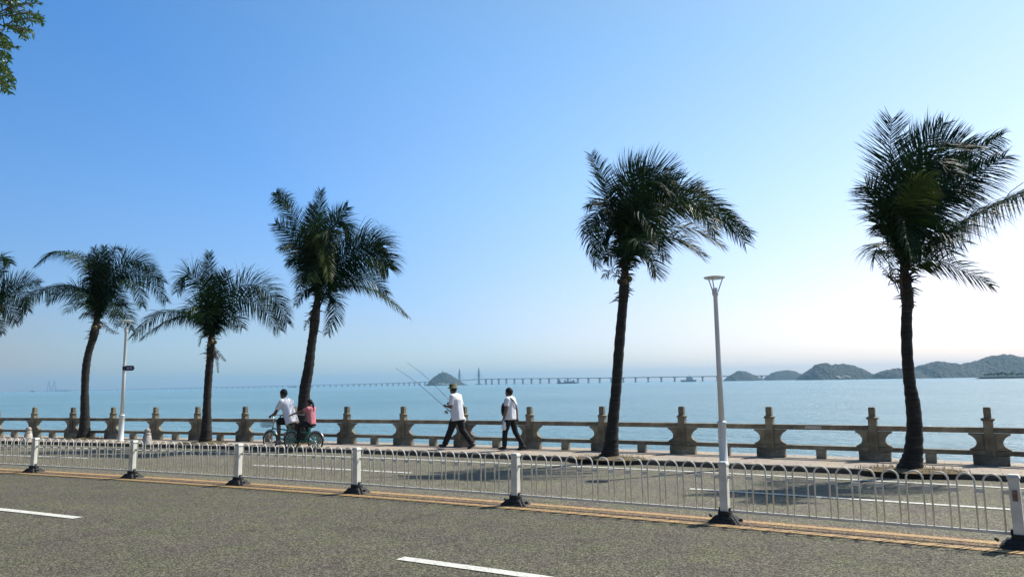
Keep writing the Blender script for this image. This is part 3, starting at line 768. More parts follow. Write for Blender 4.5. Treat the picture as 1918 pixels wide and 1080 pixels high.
for (a, b_) in ((( -4,98),(14,112)),((-6,112),(8,128)),((-10,128),(24,150)),((-8,140),(22,162)),((-8,132),(12,138)),((-10,90),(20,82)),((20,40),(80,42)),((25,55),(62,60)),((10,20),(72,8)),((10,45),(50,68)),((20,30),(78,30)),((-8,60),(12,84)),((-10,150),(8,168)),((-10,70),(14,95)),((15,5),(66,-4)),((-12,145),(16,170)),((-10,120),(18,140))):
    for dz in (0, .15, -.15, .3, -.3): twig(deep(*a, DT+dz), deep(b_[0]+rnd.uniform(-4,4), b_[1]+rnd.uniform(-4,4), DT+dz*2), 13, .085)
def inframe(p):
    z_ = (p-CAM).dot(fw)
    if z_ < .3: return False
    x_ = W/2+FPX*(p-CAM).dot(rr)/z_; y_ = HH/2-FPX*(p-CAM).dot(uu)/z_
    return x_ > -14 and y_ > -14 and x_ < W+14
for i in range(15):
    a = 2*pi*i/15*2+rnd.uniform(-.2,.2); e = rnd.uniform(.12,1.35); R_ = 4.7*rnd.uniform(.75,1)
    p0 = base.lerp(fork, rnd.uniform(.75,1.0)); q = fork+V((cos(a)*cos(e)*R_, sin(a)*cos(e)*R_*.95, sin(e)*R_*.95+.5))
    if inframe(q): q = fork+(q-fork)*.55
    if inframe(q): continue
    pts_ = catmull([p0, p0.lerp(q,.45)+V((rnd.gauss(0,.2),rnd.gauss(0,.2),.45)), q], 10); wood.tube(pts_, [.11*(1-k/12) for k in range(11)], 7)
    for j_ in range(12):
        s1 = rnd.uniform(2.5,10); k1 = min(int(s1), 9); a1 = pts_[k1].lerp(pts_[k1+1], s1-k1)
        d1_ = ((a1-fork).normalized()*.6+V((rnd.gauss(0,.8),rnd.gauss(0,.8),rnd.gauss(.1,.6)))).normalized(); b1 = a1+d1_*rnd.uniform(.8,1.7)
        if inframe(b1): continue
        wood.tube([a1, a1.lerp(b1,.5)+V((0,0,.1)), b1], [.035,.022,.008], 5)
        for l_ in range(19):
            c1 = a1.lerp(b1, rnd.uniform(.2,1)); e1 = c1+V((rnd.gauss(0,.32),rnd.gauss(0,.32),rnd.gauss(-.05,.28)))
            if not inframe(e1): twig(c1, e1, 13, .125)
wood.build('trunk', M['bark'], tr, world=True); leaves.build('crown', M['leaf'], tr, world=True)
# ---------------------------------------------------------------- bicycle and riders
BK = KY-.42; gb = lambda x: BK+bend(-21.0)*0
TY = at(548, 843).y
exec("""
""")
def pY(px, py, Y=None, dy=0.): 
    p = onY(px, py, (Y if Y is not None else TY)); p = V(p); p.y += dy; return p
def body_mesh(J, g=1.0):
    """one continuous body: J holds joints"""
    mb = MB()
    def T(a, b, ra, rb, mid=None, rm=None):
        if mid is None: mb.tube([a, a.lerp(b,.5), b], [ra, (ra*.55+rb*.45) if rm is None else rm, rb], 12)
        else: mb.tube([a, mid, b], [ra, rm, rb], 12)
        mb.ell(a, (ra,)*3, 10, 7); mb.ell(b, (rb,)*3, 10, 7)
    F, S = J['F'], J['S']; B = Matrix((F, S, V((0,0,1)))).transposed()
    pel, chest, neck, head = J['pelvis'], J['chest'], J['neck'], J['head']
    mb.ell(pel, (.11,.165,.12), 16, 10, B); mb.ell(pel.lerp(chest,.5), (.095,.14,.17), 16, 10, B); mb.ell(chest, (.115,.175,.17), 16, 10, B)
    T(chest+V((0,0,.1)), neck, .07, .052); T(neck, head-V((0,0,.03))-F*.01, .052, .05)
    hf = J.get('hf', F); hs = V((0,0,1)).cross(hf).normalized(); HB = Matrix((hf, hs, V((0,0,1)))).transposed()
    mb.ell(head+V((0,0,.02)), (.097,.077,.105), 16, 12, HB); mb.ell(head+hf*.035-V((0,0,.055)), (.058,.052,.062), 12, 9, HB)
    mb.ell(head+hf*.098-V((0,0,.015)), (.018,.014,.022), 8, 6, HB); mb.ell(head+hf*.078-V((0,0,.058)), (.018,.026,.012), 8, 6, HB)
    for s in (-1,1): mb.ell(head+hs*s*.078-V((0,0,.005)), (.02,.012,.032), 8, 6, HB)
    for s, k in ((1,'L'), (-1,'R')):
        sh, el, wr = J['sh'+k], J['el'+k], J['wr'+k]
        T(chest.lerp(sh,.5)+V((0,0,.05)), sh, .075, .058); T(sh, el, .054, .041); T(el, wr, .042, .028)
        hd = J['hd'+k]                        # hand direction
        pn = J.get('pn'+k, S*s); th = hd.cross(pn).normalized()
        palm_c = wr+hd*.045; mb.ell(palm_c, (.048,.04,.018), 10, 7, Matrix((hd, th, pn)).transposed())
        curl = J.get('curl', .6)
        for f in range(4):
            o = wr+hd*.08+th*(.027-.018*f); fl = (.07,.078,.073,.06)[f]; i_ = -pn
            p1 = o+(hd*cos(curl*.5)+i_*sin(curl*.5))*fl*.45; p2 = p1+(hd*cos(curl*1.6)+i_*sin(curl*1.6))*fl*.32; p3 = p2+(hd*cos(curl*2.6)+i_*sin(curl*2.6))*fl*.25
            mb.tube([o-hd*.02,p1,p2,p3], [.0095,.009,.0085,.007], 7)
        o = wr+hd*.025+th*.03; p1 = o+(hd*.6+th*.6-pn*.3).normalized()*.035; p2 = p1+(hd*.9-pn*.4).normalized()*.03
        mb.tube([o-th*.01,p1,p2], [.012,.011,.008], 7)
        hp, kn, an, to = J['hp'+k], J['kn'+k], J['an'+k], J['to'+k]
        T(hp, kn, .085, .055); T(kn, an, .056, .036, (kn.lerp(an,.35)-F*.012), .056); T(an, to, .036, .025)
    return mb
def torso_cloth(J, hem=.0, sl=.8, fat=1.0, tail=.0):
    F, S = J['F'], J['S']; mb = MB(); B = Matrix((F, S, V((0,0,1)))).transposed()
    pel, chest, neck = J['pelvis'], J['chest'], J['neck']; ax = (chest-pel).normalized()
    side = S
    def ringpts(c, a, b_, n=18):
        f2 = (F-ax*F.dot(ax)).normalized(); return [c+f2*(a*cos(2*pi*k/n))+S*(b_*sin(2*pi*k/n)) for k in range(n)]
    L = (chest-pel).length
    levels = [(-hem, .152*fat**.8, .200*fat**.4), (-hem+.03, .152*fat**.8,.200*fat**.4), (L*.3,.138*fat,.188), (L*.7,.135*fat,.185), (L*1.05,.14*fat,.195), (L*1.05+.09,.125,.19), (L*1.05+.15,.10,.15), (L*1.05+.19,.065,.075)]
    vs = []; n = 18
    for i, (h, a, b_) in enumerate(levels):
        r_ = ringpts(pel+ax*h, a, b_)
        for k, q in enumerate(r_):
            w = .010*noise.noise(q*7+V((3,1,2)))+(.007*sin(k*2.1) if i < 4 else 0); vs.append(q+(q-(pel+ax*h)).normalized()*w)
    fs = [(i*n+k, i*n+(k+1)%n, (i+1)*n+(k+1)%n, (i+1)*n+k) for i in range(len(levels)-1) for k in range(n)]
    fs += [tuple(range(n))[::-1], tuple((len(levels)-1)*n+k for k in range(n))]
    mb.add(vs, fs, True)
    for k in 'LR':
        sh, el = J['sh'+k], J['el'+k]; e = sh.lerp(el, sl)
        mb.ell(sh, (.078,)*3, 12, 8); mb.tube([chest.lerp(sh,.6)+V((0,0,.06)), sh, sh.lerp(e,.5), e], [.08,.078,.072,.074], 12)
    return mb
def leg_cloth(J, length=1.0, wide=1.0, skirt=False):
    F = J['F']; B = Matrix((F, J['S'], V((0,0,1)))).transposed(); mb = MB(); pel = J['pelvis']
    mb.ell(pel-V((0,0,.02)), (.12,.17,.12), 16, 10, B)
    for k in 'LR':
        hp, kn, an = J['hp'+k], J['kn'+k], J['an'+k]
        if length >= 1:
            e = an.lerp(kn,.05)
            mb.tube([hp+V((0,0,.03)), hp.lerp(kn,.5), kn, kn.lerp(an,.4), e], [.088,.094*wide,.078*wide,.074*wide,.068*wide], 12)
            mb.ell(kn, (.075*wide,)*3, 10, 7); mb.ell(hp-V((0,0,.02)), (.094,)*3, 10, 7)
        else:
            mb.tube([hp, hp.lerp(kn,.5), kn.lerp(hp,.08)], [.105,.10,.098], 12); mb.ell(hp, (.11,)*3, 10, 7)
    return mb
rnd_h = random.Random(4)
def hair_mb(J, kind='short'):
    h = J['head']; hf = J.get('hf', J['F']); hs = V((0,0,1)).cross(hf).normalized(); HB = Matrix((hf, hs, V((0,0,1)))).transposed(); mb = MB()
    vs = []; fs = []; n = 20; m_ = 9
    for i in range(m_+1):
        a = pi*.62*i/m_
        for k in range(n):
            w = 2*pi*k/n; fr = cos(w); aa = a*(.60+.40*(1-fr)/2*2 if fr > 0 else 1.0+.22*(-fr))
            q = HB @ V((.108*sin(aa)*cos(w), .09*sin(aa)*sin(w), .116*cos(aa)))
            vs.append(h+V((0,0,.022))-hf*.008+q*(1.01+.07*noise.noise(q*38)+.05*noise.noise(q*90)+.03*rnd_h.uniform(-1,1)))
    for i in range(m_):
        for k in range(n): fs.append((i*n+k,(i+1)*n+k,(i+1)*n+(k+1)%n,i*n+(k+1)%n))
    fs.append(tuple(m_*n+k for k in range(n))); mb.add(vs, fs, True)
    if kind == 'tail':
        p = h-hf*.10+V((0,0,.03)); 
        mb.ell(p, (.035,.035,.035), 10, 7)
        mb.tube([p, p-hf*.05-V((0,0,.04)), p-hf*.075-V((0,0,.18)), p-hf*.07-V((0,0,.33)), p-hf*.05-V((0,0,.44))], [.026,.036,.04,.033,.008], 9)
    return mb
def shoe(a, t_, F):
    d = (t_-a); d.z *= .5; d.normalize(); S_ = V((0,0,1)).cross(d).normalized(); B = Matrix((d, S_, d.cross(S_))).transposed()
    mb = MB(); c = a.lerp(t_, .42)-V((0,0,.02)); mb.ell(c, (.14,.048,.038), 14, 9, B); mb.ell(a-V((0,0,.01)), (.052,.043,.05), 10, 8, B); mb.ell(c+d*.075, (.062,.05,.03), 10, 8, B); return mb
SK = mat('skin', (.13,.07,.045), (.17,.095,.06), 12, .55)
HAIR = mat('black_hair', (.006,.005,.005), (.018,.015,.012), 40, .8)
WSH = mat('white_cotton', (.78,.78,.80), (.7,.7,.73), 6, .85, 0, .5, 9)
PINK = mat('pink_cotton', (.62,.21,.24), (.54,.17,.20), 6, .85, 0, .5, 12)
BLK = mat('black_trousers', (.004,.004,.005), (.008,.008,.009), 8, .85, 0, .4, 14)
SHOE = mat('dark_shoes', (.015,.014,.013), rough=.6)
SHOEW = mat('pale_shoes', (.32,.30,.29), rough=.6)
def person(label, J, shirt, hem, sl, legs, legm, hair='short', shoes=SHOE, fat=1.0, wide=1.0, gz=0):
    loc = V((J['pelvis'].x, J['pelvis'].y, gz)); g_ = J.get('g', 1.0); pc = V(J['pelvis'])
    J = {k: ((v-pc)/g_+pc if (isinstance(v, Vector) and k not in ('F','S','hf','hdL','hdR','pnL','pnR')) else v) for k, v in J.items()}
    def sc(mb): mb.v = [tuple(pc+(V(q)-pc)*g_) for q in mb.v]; return mb
    o = thing('person', label, 'person', loc)
    sc(body_mesh(J)).build('body', SK, o, world=True, remesh=.0085, smooth_it=3)
    sc(torso_cloth(J, hem, sl, fat)).build('shirt', shirt, o, world=True, remesh=.014, smooth_it=2)
    sc(leg_cloth(J, legs, wide)).build('trousers' if legs >= 1 else 'shorts', legm, o, world=True, remesh=.014, smooth_it=2)
    sc(hair_mb(J, hair)).build('hair', HAIR, o, world=True, smooth_it=1)
    for k in 'LR': sc(shoe(J['an'+k], J['to'+k], J['F'])).build('shoe', shoes, o, world=True)
    return o
Fd = V((-1,0,0)); Fd = V((-cos(tang(-20)), -sin(tang(-20)), 0)); Sd = V((0,0,1)).cross(Fd)     # Sd points to the near side
# bicycle: measured in the plane of the bicycle, local frame along Fd
def bikeP(px, py, dy=0): return pY(px, py, TY)+Sd*dy
WR = .26
def wheelc(px):
    p = bikeP(px, 826); p.z = WR+.012; return p
wF, wM, wB = wheelc(506), wheelc(546), wheelc(591)
bike = thing('tandem_bicycle', 'green and silver tandem bicycle with three small wheels, ridden along the kerb', 'bicycle', (wM.x, wM.y, 0))
TEAL = mat('green_bike_paint', (.02,.22,.17), (.03,.27,.21), 10, .35); CHR = mat('bike_metal', (.45,.46,.47), rough=.3, metal=.8); TYRE = mat('tyre_rubber', (.01,.01,.01), rough=.8); SAD = mat('black_saddle', (.012,.012,.012), rough=.5)
GUARD = mat('green_wheel_guard', (.03,.24,.16), (.34,.44,.38), 14, .35)
UPV = V((0,0,1))
def wheel(c, guard=False):
    w = MB().ring(c, WR, .020, (Fd, UPV), 36, 8).build('wheel', TYRE, bike, world=True)
    MB().ring(c, WR-.024, .010, (Fd, UPV), 36, 6).build('rim', CHR, w, world=True)
    sp = MB()
    for k in range(20):
        a = 2*pi*k/20; d = Fd*cos(a)+UPV*sin(a); sp.tube([c+Sd*(.02 if k%2 else -.02), c+d*(WR-.024)], .0022, 4)
    sp.tube([c-Sd*.05, c+Sd*.05], .022, 10); sp.build('spokes', CHR, w, world=True)
    fe = MB(); pts = [c+(Fd*cos(a)+UPV*sin(a))*(WR+.038) for a in [radians(q) for q in range(10,190,15)]]
    fe.tube(pts, .026, 6, flat=.35); fe.build('mudguard', CHR, bike, world=True)
    if guard:
        g = MB(); 
        for k in range(10):
            a = 2*pi*k/10; d = Fd*cos(a)+UPV*sin(a); e = Fd*cos(a+.35)+UPV*sin(a+.35)
            g.add([c+Sd*.04+d*.06, c+Sd*.035+d*.20, c+Sd*.035+e*.20, c+Sd*.04+e*.06, c+Sd*.046+d*.06, c+Sd*.041+d*.20, c+Sd*.041+e*.20, c+Sd*.046+e*.06], [(0,1,2,3),(7,6,5,4),(0,4,5,1),(1,5,6,2),(2,6,7,3),(3,7,4,0)])
        g.build('wheel_guard', GUARD, bike, world=True)
wheel(wF); wheel(wM, True); wheel(wB, True)
fr = MB()
headt = wF-Fd*.10+UPV*.40; headb = wF-Fd*.04+UPV*.27
seat1 = wM+Fd*.05+UPV*.46; bb1 = wM+Fd*.30+UPV*.02; seat2 = wB+Fd*.17+UPV*.40; bb2 = wB+Fd*.42+UPV*.02
for a, b_ in ((headt, headb), (headb, bb1), (headt-UPV*.05, seat1-UPV*.15), (bb1, seat1), (bb1, bb2), (bb2, seat2), (seat1-UPV*.18, seat2-UPV*.14), (bb1, wM), (bb2, wB)):
    fr.tube([a, b_], .020, 8)
for s in (-1,1):
    fr.tube([seat1-UPV*.15, wM+Sd*s*.05], .010, 6); fr.tube([seat2-UPV*.12, wB+Sd*s*.05], .010, 6)
fr.build('frame', TEAL, bike, world=True)
fk = MB()
for s in (-1,1): fk.tube([headb, headb+Sd*s*.05-UPV*.05, wF+Sd*s*.05], .012, 6)
fk.build('fork', CHR, bike, world=True)
def bars(c, nm):
    b = MB(); b.tube([c-UPV*.28, c], .014, 8)
    for s in (-1,1): b.tube([c, c+Sd*s*.12+UPV*.05, c+Sd*s*.24+UPV*.04-Fd*.06, c+Sd*s*.25+UPV*.03-Fd*.2], .012, 7)
    return b.build('handlebar', CHR, bike, world=True)
hb1 = headt+UPV*.30-Fd*.0; bars(hb1, ''); hb2 = seat1-Fd*.10+UPV*.26; bars(hb2, '')
for c, nm in ((seat1, 1), (seat2, 2)):
    sa = MB(); sa.ell(c+UPV*.03, (.13,.085,.035), 14, 8, Matrix((Fd, Sd, UPV)).transposed()); sa.build('saddle', SAD, bike, world=True)
for c in (bb1, bb2):
    pe = MB(); pe.ring(c+Sd*.04, .075, .006, (Fd, UPV), 20, 5)
    for s in (-1,1):
        d = (Fd*.6-UPV*.8)*s; pe.tube([c+Sd*s*.06, c+Sd*s*.08+d*.15], .010, 6); q = c+Sd*s*.13+d*.15
        pe.box(q, (.09,.09,.02), atan2(Fd.y, Fd.x))
    pe.build('pedals', SAD, bike, world=True)
bk = MB(); bc = wF+Fd*.12+UPV*.50
for k in range(5):
    h = -.10+.05*k; q = 1+.12*k/4
    cn = [bc+Fd*a*.13*q+Sd*b_*.15*q+UPV*h for a, b_ in ((-1,-1),(1,-1),(1,1),(-1,1),(-1,-1))]; bk.tube(cn, .004, 4)
for k in range(9):
    u = -1+k/4
    for s in (-1,1):
        bk.tube([bc+Fd*u*.13+Sd*s*.15-UPV*.1, bc+(Fd*u*.13+Sd*s*.15)*1.12+UPV*.1], .003, 4); bk.tube([bc+Fd*s*.13+Sd*u*.15-UPV*.1, bc+(Fd*s*.13+Sd*u*.15)*1.12+UPV*.1], .003, 4)
    bk.tube([bc+Fd*u*.13-Sd*.15-UPV*.1, bc+Fd*u*.13+Sd*.15-UPV*.1], .003, 4)
bk.build('basket', SAD, bike, world=True)

def seated(pelv, lean, headp, hands, feet, F, S, knees, hf=None, g=1.0):
    J = dict(F=F, S=S, pelvis=pelv, g=g); 
    J['chest'] = pelv+(F*lean+UPV*.40*sqrt(max(.2,1-(lean/.4)**2)))*g; ax = (J['chest']-pelv).normalized()
    J['neck'] = J['chest']+(ax*.19+F*.02)*g; J['head'] = J['neck']+(UPV*.13+F*.045)*g
    if hf: J['hf'] = hf
    for s, k in ((1,'L'),(-1,'R')):
        J['sh'+k] = J['chest']+(S*s*.18+ax*.105)*g; J['wr'+k] = hands[k]
        m_ = (J['sh'+k]+hands[k])/2; dl = (hands[k]-J['sh'+k]).length; arm = .56*g
        off = sqrt(max(0, (arm/2)**2-(dl/2)**2)); J['el'+k] = m_+(-UPV*.85+S*s*.4).normalized()*off
        J['hd'+k] = (hands[k]-J['el'+k]).normalized(); J['pn'+k] = UPV
        J['hp'+k] = pelv+S*s*.09-UPV*.03; J['kn'+k] = knees[k]; J['an'+k] = feet[k]; J['to'+k] = feet[k]+F*.17-UPV*.03
    J['curl'] = 1.0
    return J
p1 = seat1+UPV*.15-Fd*.03
hl = hb1+Sd*.25+UPV*.05-Fd*.13; hr = hb1-Sd*.25+UPV*.05-Fd*.13
J1 = seated(p1, .15, None, dict(L=hl-Fd*.03, R=hr-Fd*.03), dict(L=bb1+Sd*.13+(Fd*.6-UPV*.8)*.15+UPV*.11-Fd*.03, R=bb1-Sd*.13-(Fd*.6-UPV*.8)*.15+UPV*.11-Fd*.03), Fd, Sd,
     dict(L=p1+Fd*.39+Sd*.13-UPV*.03, R=p1+Fd*.38-Sd*.13+UPV*.05), g=1.13)
person('person in a white t-shirt and black shorts steering the front of the tandem bicycle', J1, WSH, .10, .62, .5, BLK, shoes=SHOEW, fat=1.12)
p2 = seat2+UPV*.14-Fd*.02
J2 = seated(p2, .03, None, dict(L=hb2+Sd*.25+UPV*.06-Fd*.15, R=hb2-Sd*.25+UPV*.06-Fd*.15), dict(L=bb2+Sd*.13+(Fd*.6-UPV*.8)*.15+UPV*.11, R=bb2-Sd*.13-(Fd*.6-UPV*.8)*.15+UPV*.11), Fd, Sd,
     dict(L=p2+Fd*.36+Sd*.12-UPV*.07, R=p2+Fd*.36-Sd*.12+UPV*.02), g=.80)
for k in J2:                                  # a smaller figure
    pass
person('person with black ponytail and pink top on the rear saddle of the tandem', J2, PINK, .06, .5, 1.0, BLK, hair='tail', fat=.84, wide=1.02)

# ---------------------------------------------------------------- walkers
def walker(px, py, hgt, front, back, arms, rot=0., lean=.02, hdr=0.):
    g = at(px, py, ZP); x = g.x; a = tang(x)+rot; F = V((-cos(a), -sin(a), 0)); S = UPV.cross(F); k_ = hgt/1.72
    base = V((g.x, g.y, ZP)); J = dict(F=F, S=S, curl=.9)
    J['pelvis'] = base+UPV*.93*k_; J['chest'] = base+UPV*1.30*k_+F*lean; J['neck'] = base+UPV*1.49*k_+F*lean*1.6; J['head'] = base+UPV*1.61*k_+F*(lean*2+.035)
    hfa = a+hdr; J['hf'] = V((-cos(hfa), -sin(hfa), 0))
    for s, k in ((1,'L'),(-1,'R')):
        J['sh'+k] = J['chest']+S*s*.185*k_+UPV*.11*k_; e, w, hd = arms[k]
        J['el'+k] = J['sh'+k]+(F*e[0]+S*s*e[1]+UPV*e[2])*k_; J['wr'+k] = J['el'+k]+(F*w[0]+S*s*w[1]+UPV*w[2])*k_
        J['hd'+k] = (F*hd[0]+S*s*hd[1]+UPV*hd[2]).normalized()
        J['hp'+k] = J['pelvis']+S*s*.09-UPV*.03
    for k, (kn, an, to) in (('L', front), ('R', back)):
        s = 1 if k == 'L' else -1
        f = lambda q, sd: base+F*q[0]*k_+S*s*sd+UPV*q[1]*k_
        J['kn'+k] = f(kn, .10); J['an'+k] = f(an, .10); J['to'+k] = f(to, .10)
    return J
# fisherman, left (near) arm forward holding the rods
Jf = walker(857, 840, 1.73, ((.16,.50),(.36,.10),(.53,.10)), ((-.10,.50),(-.42,.13),(-.33,.035)),
   dict(L=((.03,.03,-.28),(.21,-.09,.03),(1,-.3,.05)), R=((-.06,.03,-.29),(-.02,.03,-.25),(0,0,-1))), lean=.05)
fm = person('person in loose white shirt and camouflage bucket hat walking with two fishing rods', Jf, WSH, .17, .8, 1.0, BLK, fat=1.25, wide=1.2, gz=ZP)
hat = MB(); hh = Jf['head']; hat.lathe((hh.x, hh.y, hh.z), [(.165,.028),(.16,.035),(.108,.065),(.102,.135),(.085,.155),(.04,.16)], 22)
hat.build('bucket_hat', mat('camouflage_cloth', (.06,.07,.025), (.20,.18,.09), 16, .9, lo=.45, hi=.55), fm, world=True, smooth_it=0)
MB().tube([Jf['neck']-Jf['S']*.03-Jf['F']*.05+UPV*.0, Jf['neck']+Jf['S']*.055, Jf['neck']+Jf['F']*.06-UPV*.0], .018, 7).build('collar', BLK, fm, world=True)
YL = Jf['wrL'].y
def rod(label, pts, rads, reel_at, Y, grip=None):
    P = [onY(px, py, Y) for px, py in pts]; b = thing('fishing_rod', label, 'fishing rod', P[0], 0, 'long fishing rods carried by the walker')
    c = catmull(P, 24); n = len(c)
    if grip is not None:
        k_ = min(range(n), key=lambda i: (c[i]-grip).length); dlt = grip-c[k_]; c = [q+dlt for q in c]; b.location = V(b.location)+dlt
    MB().tube(c, [rads[0]+(rads[1]-rads[0])*(i/(n-1)) for i in range(n)], 6).build('rod_blank', mat('graphite_rod', (.05,.05,.06), rough=.35), b, world=True)
    MB().tube([c[0], c[0].lerp(c[5], .5), c[5]], [.017,.016,.012], 8).build('handle', SAD, b, world=True)
    d = (c[6]-c[4]).normalized(); q = c[4]; dn = (d.cross(V((0,1,0))).normalized()); dn = dn if dn.z < 0 else -dn
    re = MB(); re.tube([q, q+dn*.08], .009, 6); re.tube([q+dn*.09-d*.035, q+dn*.09+d*.035], .032, 12); re.tube([q+dn*.09+d*.03, q+dn*.09+d*.055], .04, 12)
    re.tube([q+dn*.09, q+dn*.09+V((0,-.07,0)), q+dn*.13+V((0,-.075,0))], .006, 5); re.build('reel', CHR if reel_at else SAD, b, world=True)
    gd = MB()
    for k in (9,13,17,20,23): gd.ring(c[k]+dn*.012, .010, .002, (dn, V((0,1,0))), 10, 4)
    gd.build('line_guides', CHR, b, world=True)
rod('fishing rod with reel at the hand, its tip reaching farther left', [(852,773),(833,757),(800,728),(770,704),(741,685)], (.009,.004), True, YL, Jf['wrL']+Jf['hdL']*.07-UPV*.015)
rod('straighter fishing rod held behind the other, its tip higher and closer to the walker', [(856,765),(838,745),(812,719),(787,696),(763,679)], (.008,.0036), False, YL+.13)
wb = thing('white_bag', 'small white bag held behind the hip of the walker with the rods', 'bag', Jf['wrR']-UPV*.1)
MB().ell(Jf['wrR']-UPV*.10-Jf['F']*.03, (.06,.05,.085), 12, 9).build('pouch', WSH, wb, world=True)
MB().tube([Jf['wrR']-UPV*.03, Jf['wrR']-UPV*.06+Jf['F']*.03], .008, 5).build('handle', WSH, wb, world=True)
# second walker
Jm = walker(957, 843, 1.62, ((.13,.49),(.15,.10),(.32,.06)), ((-.10,.50),(-.34,.12),(-.20,.045)),
   dict(L=((.02,.06,-.28),(.08,-.01,-.24),(.1,0,-1)), R=((-.08,.05,-.28),(-.02,0,-.25),(0,0,-1))), rot=.06, lean=.0)
mm = person('bareheaded person walking in white t-shirt and black trousers, dark bag on the chest', Jm, WSH, .07, .62, 1.0, BLK, wide=.95, fat=.98, gz=ZP)
NAVY = mat('navy_bag_cloth', (.012,.014,.03), rough=.7)
sb = thing('sling_bag', 'dark sling bag worn over the chest of the bareheaded walker', 'bag', Jm['chest'])
Fm, Sm = Jm['F'], Jm['S']; BB = Matrix((Fm, Sm, UPV)).transposed()
MB().ell(Jm['chest']+Fm*.165+Sm*.05-UPV*.16, (.06,.13,.19), 16, 10, BB).build('pouch', NAVY, sb, world=True)
st = []
for a in range(0, 360, 15):
    q = radians(a); st.append(Jm['chest']-UPV*.03+Fm*.155*cos(q)+Sm*(.17*sin(q)*.9)+UPV*(.20*sin(q))*1.0)
MB().tube(st+[st[0]], .022, 6, flat=.4, caps=False).build('strap', NAVY, sb, world=True)
hc = thing('folded_cloth', 'crumpled white cloth held in the lowered hand of the walker with the sling bag', 'cloth', Jm['wrL']-UPV*.1)
cb = MB(); c0 = Jm['wrL']-UPV*.19+Jm['F']*.0; cb.ell(c0, (.05,.055,.12), 14, 10, Matrix.Rotation(.35,3,'Y')); cb.ell(c0+V((.03,-.01,-.04)), (.045,.04,.07), 10, 8); cb.tube([c0+UPV*.16, c0+UPV*.06], [.02,.035], 8)
cb.build('cloth', WSH, hc, world=True, remesh=.012, smooth_it=1)

# ---------------------------------------------------------------- far islands
def island(name, label, prof, Z, s, ox, oy, ybase, depthm, seed, lump=1.0, kind='structure', step=5.0, mt='islandg', ls=.06):
    """prof: outline points measured in the photo -> ridge heights in metres at distance Z"""
    P = [((x/s+ox), (y/s+oy)) for x, y in prof]; mpp = Z/FPX
    X = [deep(px, hor(px), Z) for px, _ in P]; Hs = [max(0, (ybase(px)-py)*mpp) for px, py in P]
    x0 = X[0]; ax = (X[-1]-X[0]); L = ax.length; ax.normalize(); nrm = V((-ax.y, ax.x, 0)); 
    S = [(q-x0).dot(ax) for q in X]
    def hgt(u):
        for i in range(len(S)-1):
            if u <= S[i+1]:
                k = (u-S[i])/max(1e-6, S[i+1]-S[i]); k = k*k*(3-2*k)*.5+k*.5; return Hs[i]*(1-k)+Hs[i+1]*k
        return Hs[-1]
    step *= .6; nu = int(L/step); nv = 40; vs = []; 
    for i in range(nu+1):
        u = L*i/nu; h = hgt(u)
        for j in range(nv+1):
            v = -1+2*j/nv; c = max(0, 1-abs(v)**1.7)
            p = x0+ax*u+nrm*(v*depthm*(.35+.65*min(1, h/(max(Hs)*.5+1e-6)))+depthm*.0)
            q = V((p.x*ls, p.y*ls, seed)); nn = noise.noise(q)*.8+noise.noise(q*2.3)*.55+noise.noise(q*5)*.3+noise.noise(q*11)*.2
            z = SEA-.6+h*c*(1+.05*noise.noise(q*.25))+(lump*nn if c > .06 else 0)*min(1, h/4)+ (.6 if h > .5 else 0)
            vs.append((p.x, p.y, z))
    fs = [(i*(nv+1)+j, (i+1)*(nv+1)+j, (i+1)*(nv+1)+j+1, i*(nv+1)+j+1) for i in range(nu) for j in range(nv)]
    mb = MB(); mb.add(vs, fs, False); o = mb.build(name, M[mt]); tag(o, label, kind=kind); return o, x0, ax, nrm
def bl(px): return 718.6-(px-830)*.0105 if px < 1300 else 711.5-(px-1370)*.0095
zi = (6.0, 720, 670)
island('island', 'steep little wooded islet left of the bridge pylons', [(455,292),(480,275),(510,240),(545,205),(590,175),(635,150),(665,142),(700,147),(740,170),(790,200),(840,232),(880,262),(915,280),(960,292)], 2800, *zi, bl, 60, 1.3, 2.2, ls=.09)
zr = (2.829, 1240, 640)
island('island', 'small rounded wooded island where the bridge meets the right hand hills', [(330,200),(345,188),(365,170),(410,149),(440,152),(480,168),(515,186),(545,199)], 2500, *zr, bl, 70, 2.3, 2.0, ls=.09)
island('island', 'low smooth wooded island second from the left of the right hand group', [(535,199),(560,178),(590,160),(620,152),(660,147),(700,152),(735,166),(770,196)], 2700, *zr, bl, 70, 3.1, 1.6, ls=.09)
island('island', 'bushy wooded island with pale boulders along its shore', [(730,198),(760,168),(795,142),(825,118),(870,112),(910,122),(960,118),(1000,122),(1050,138),(1075,165),(1110,170),(1160,176),(1200,194)], 2000, *zr, bl, 90, 4.4, 3.4, ls=.11, step=4)
island('island', 'long high wooded island at the right frame edge', [(1120,194),(1145,170),(1190,150),(1250,140),(1330,152),(1380,125),(1460,105),(1510,108),(1590,126),(1650,112),(1720,90),(1780,78),(1840,70),(1918,84),(2100,110),(2300,150),(2420,195)], 1900, *zr, bl, 110, 5.7, 3.6, ls=.11, step=5)
o, bx0, bax, bn = island('breakwater', 'dark low breakwater planted with small trees near the right frame edge', [(1672,189),(1690,181),(1720,180),(1800,180),(1900,180),(2000,180),(2200,181),(2300,189)], 900, *zr, lambda px: 707.0-(px-1840)*.004, 9, 6.1, .5, ls=.4, step=2, mt='darkrock')
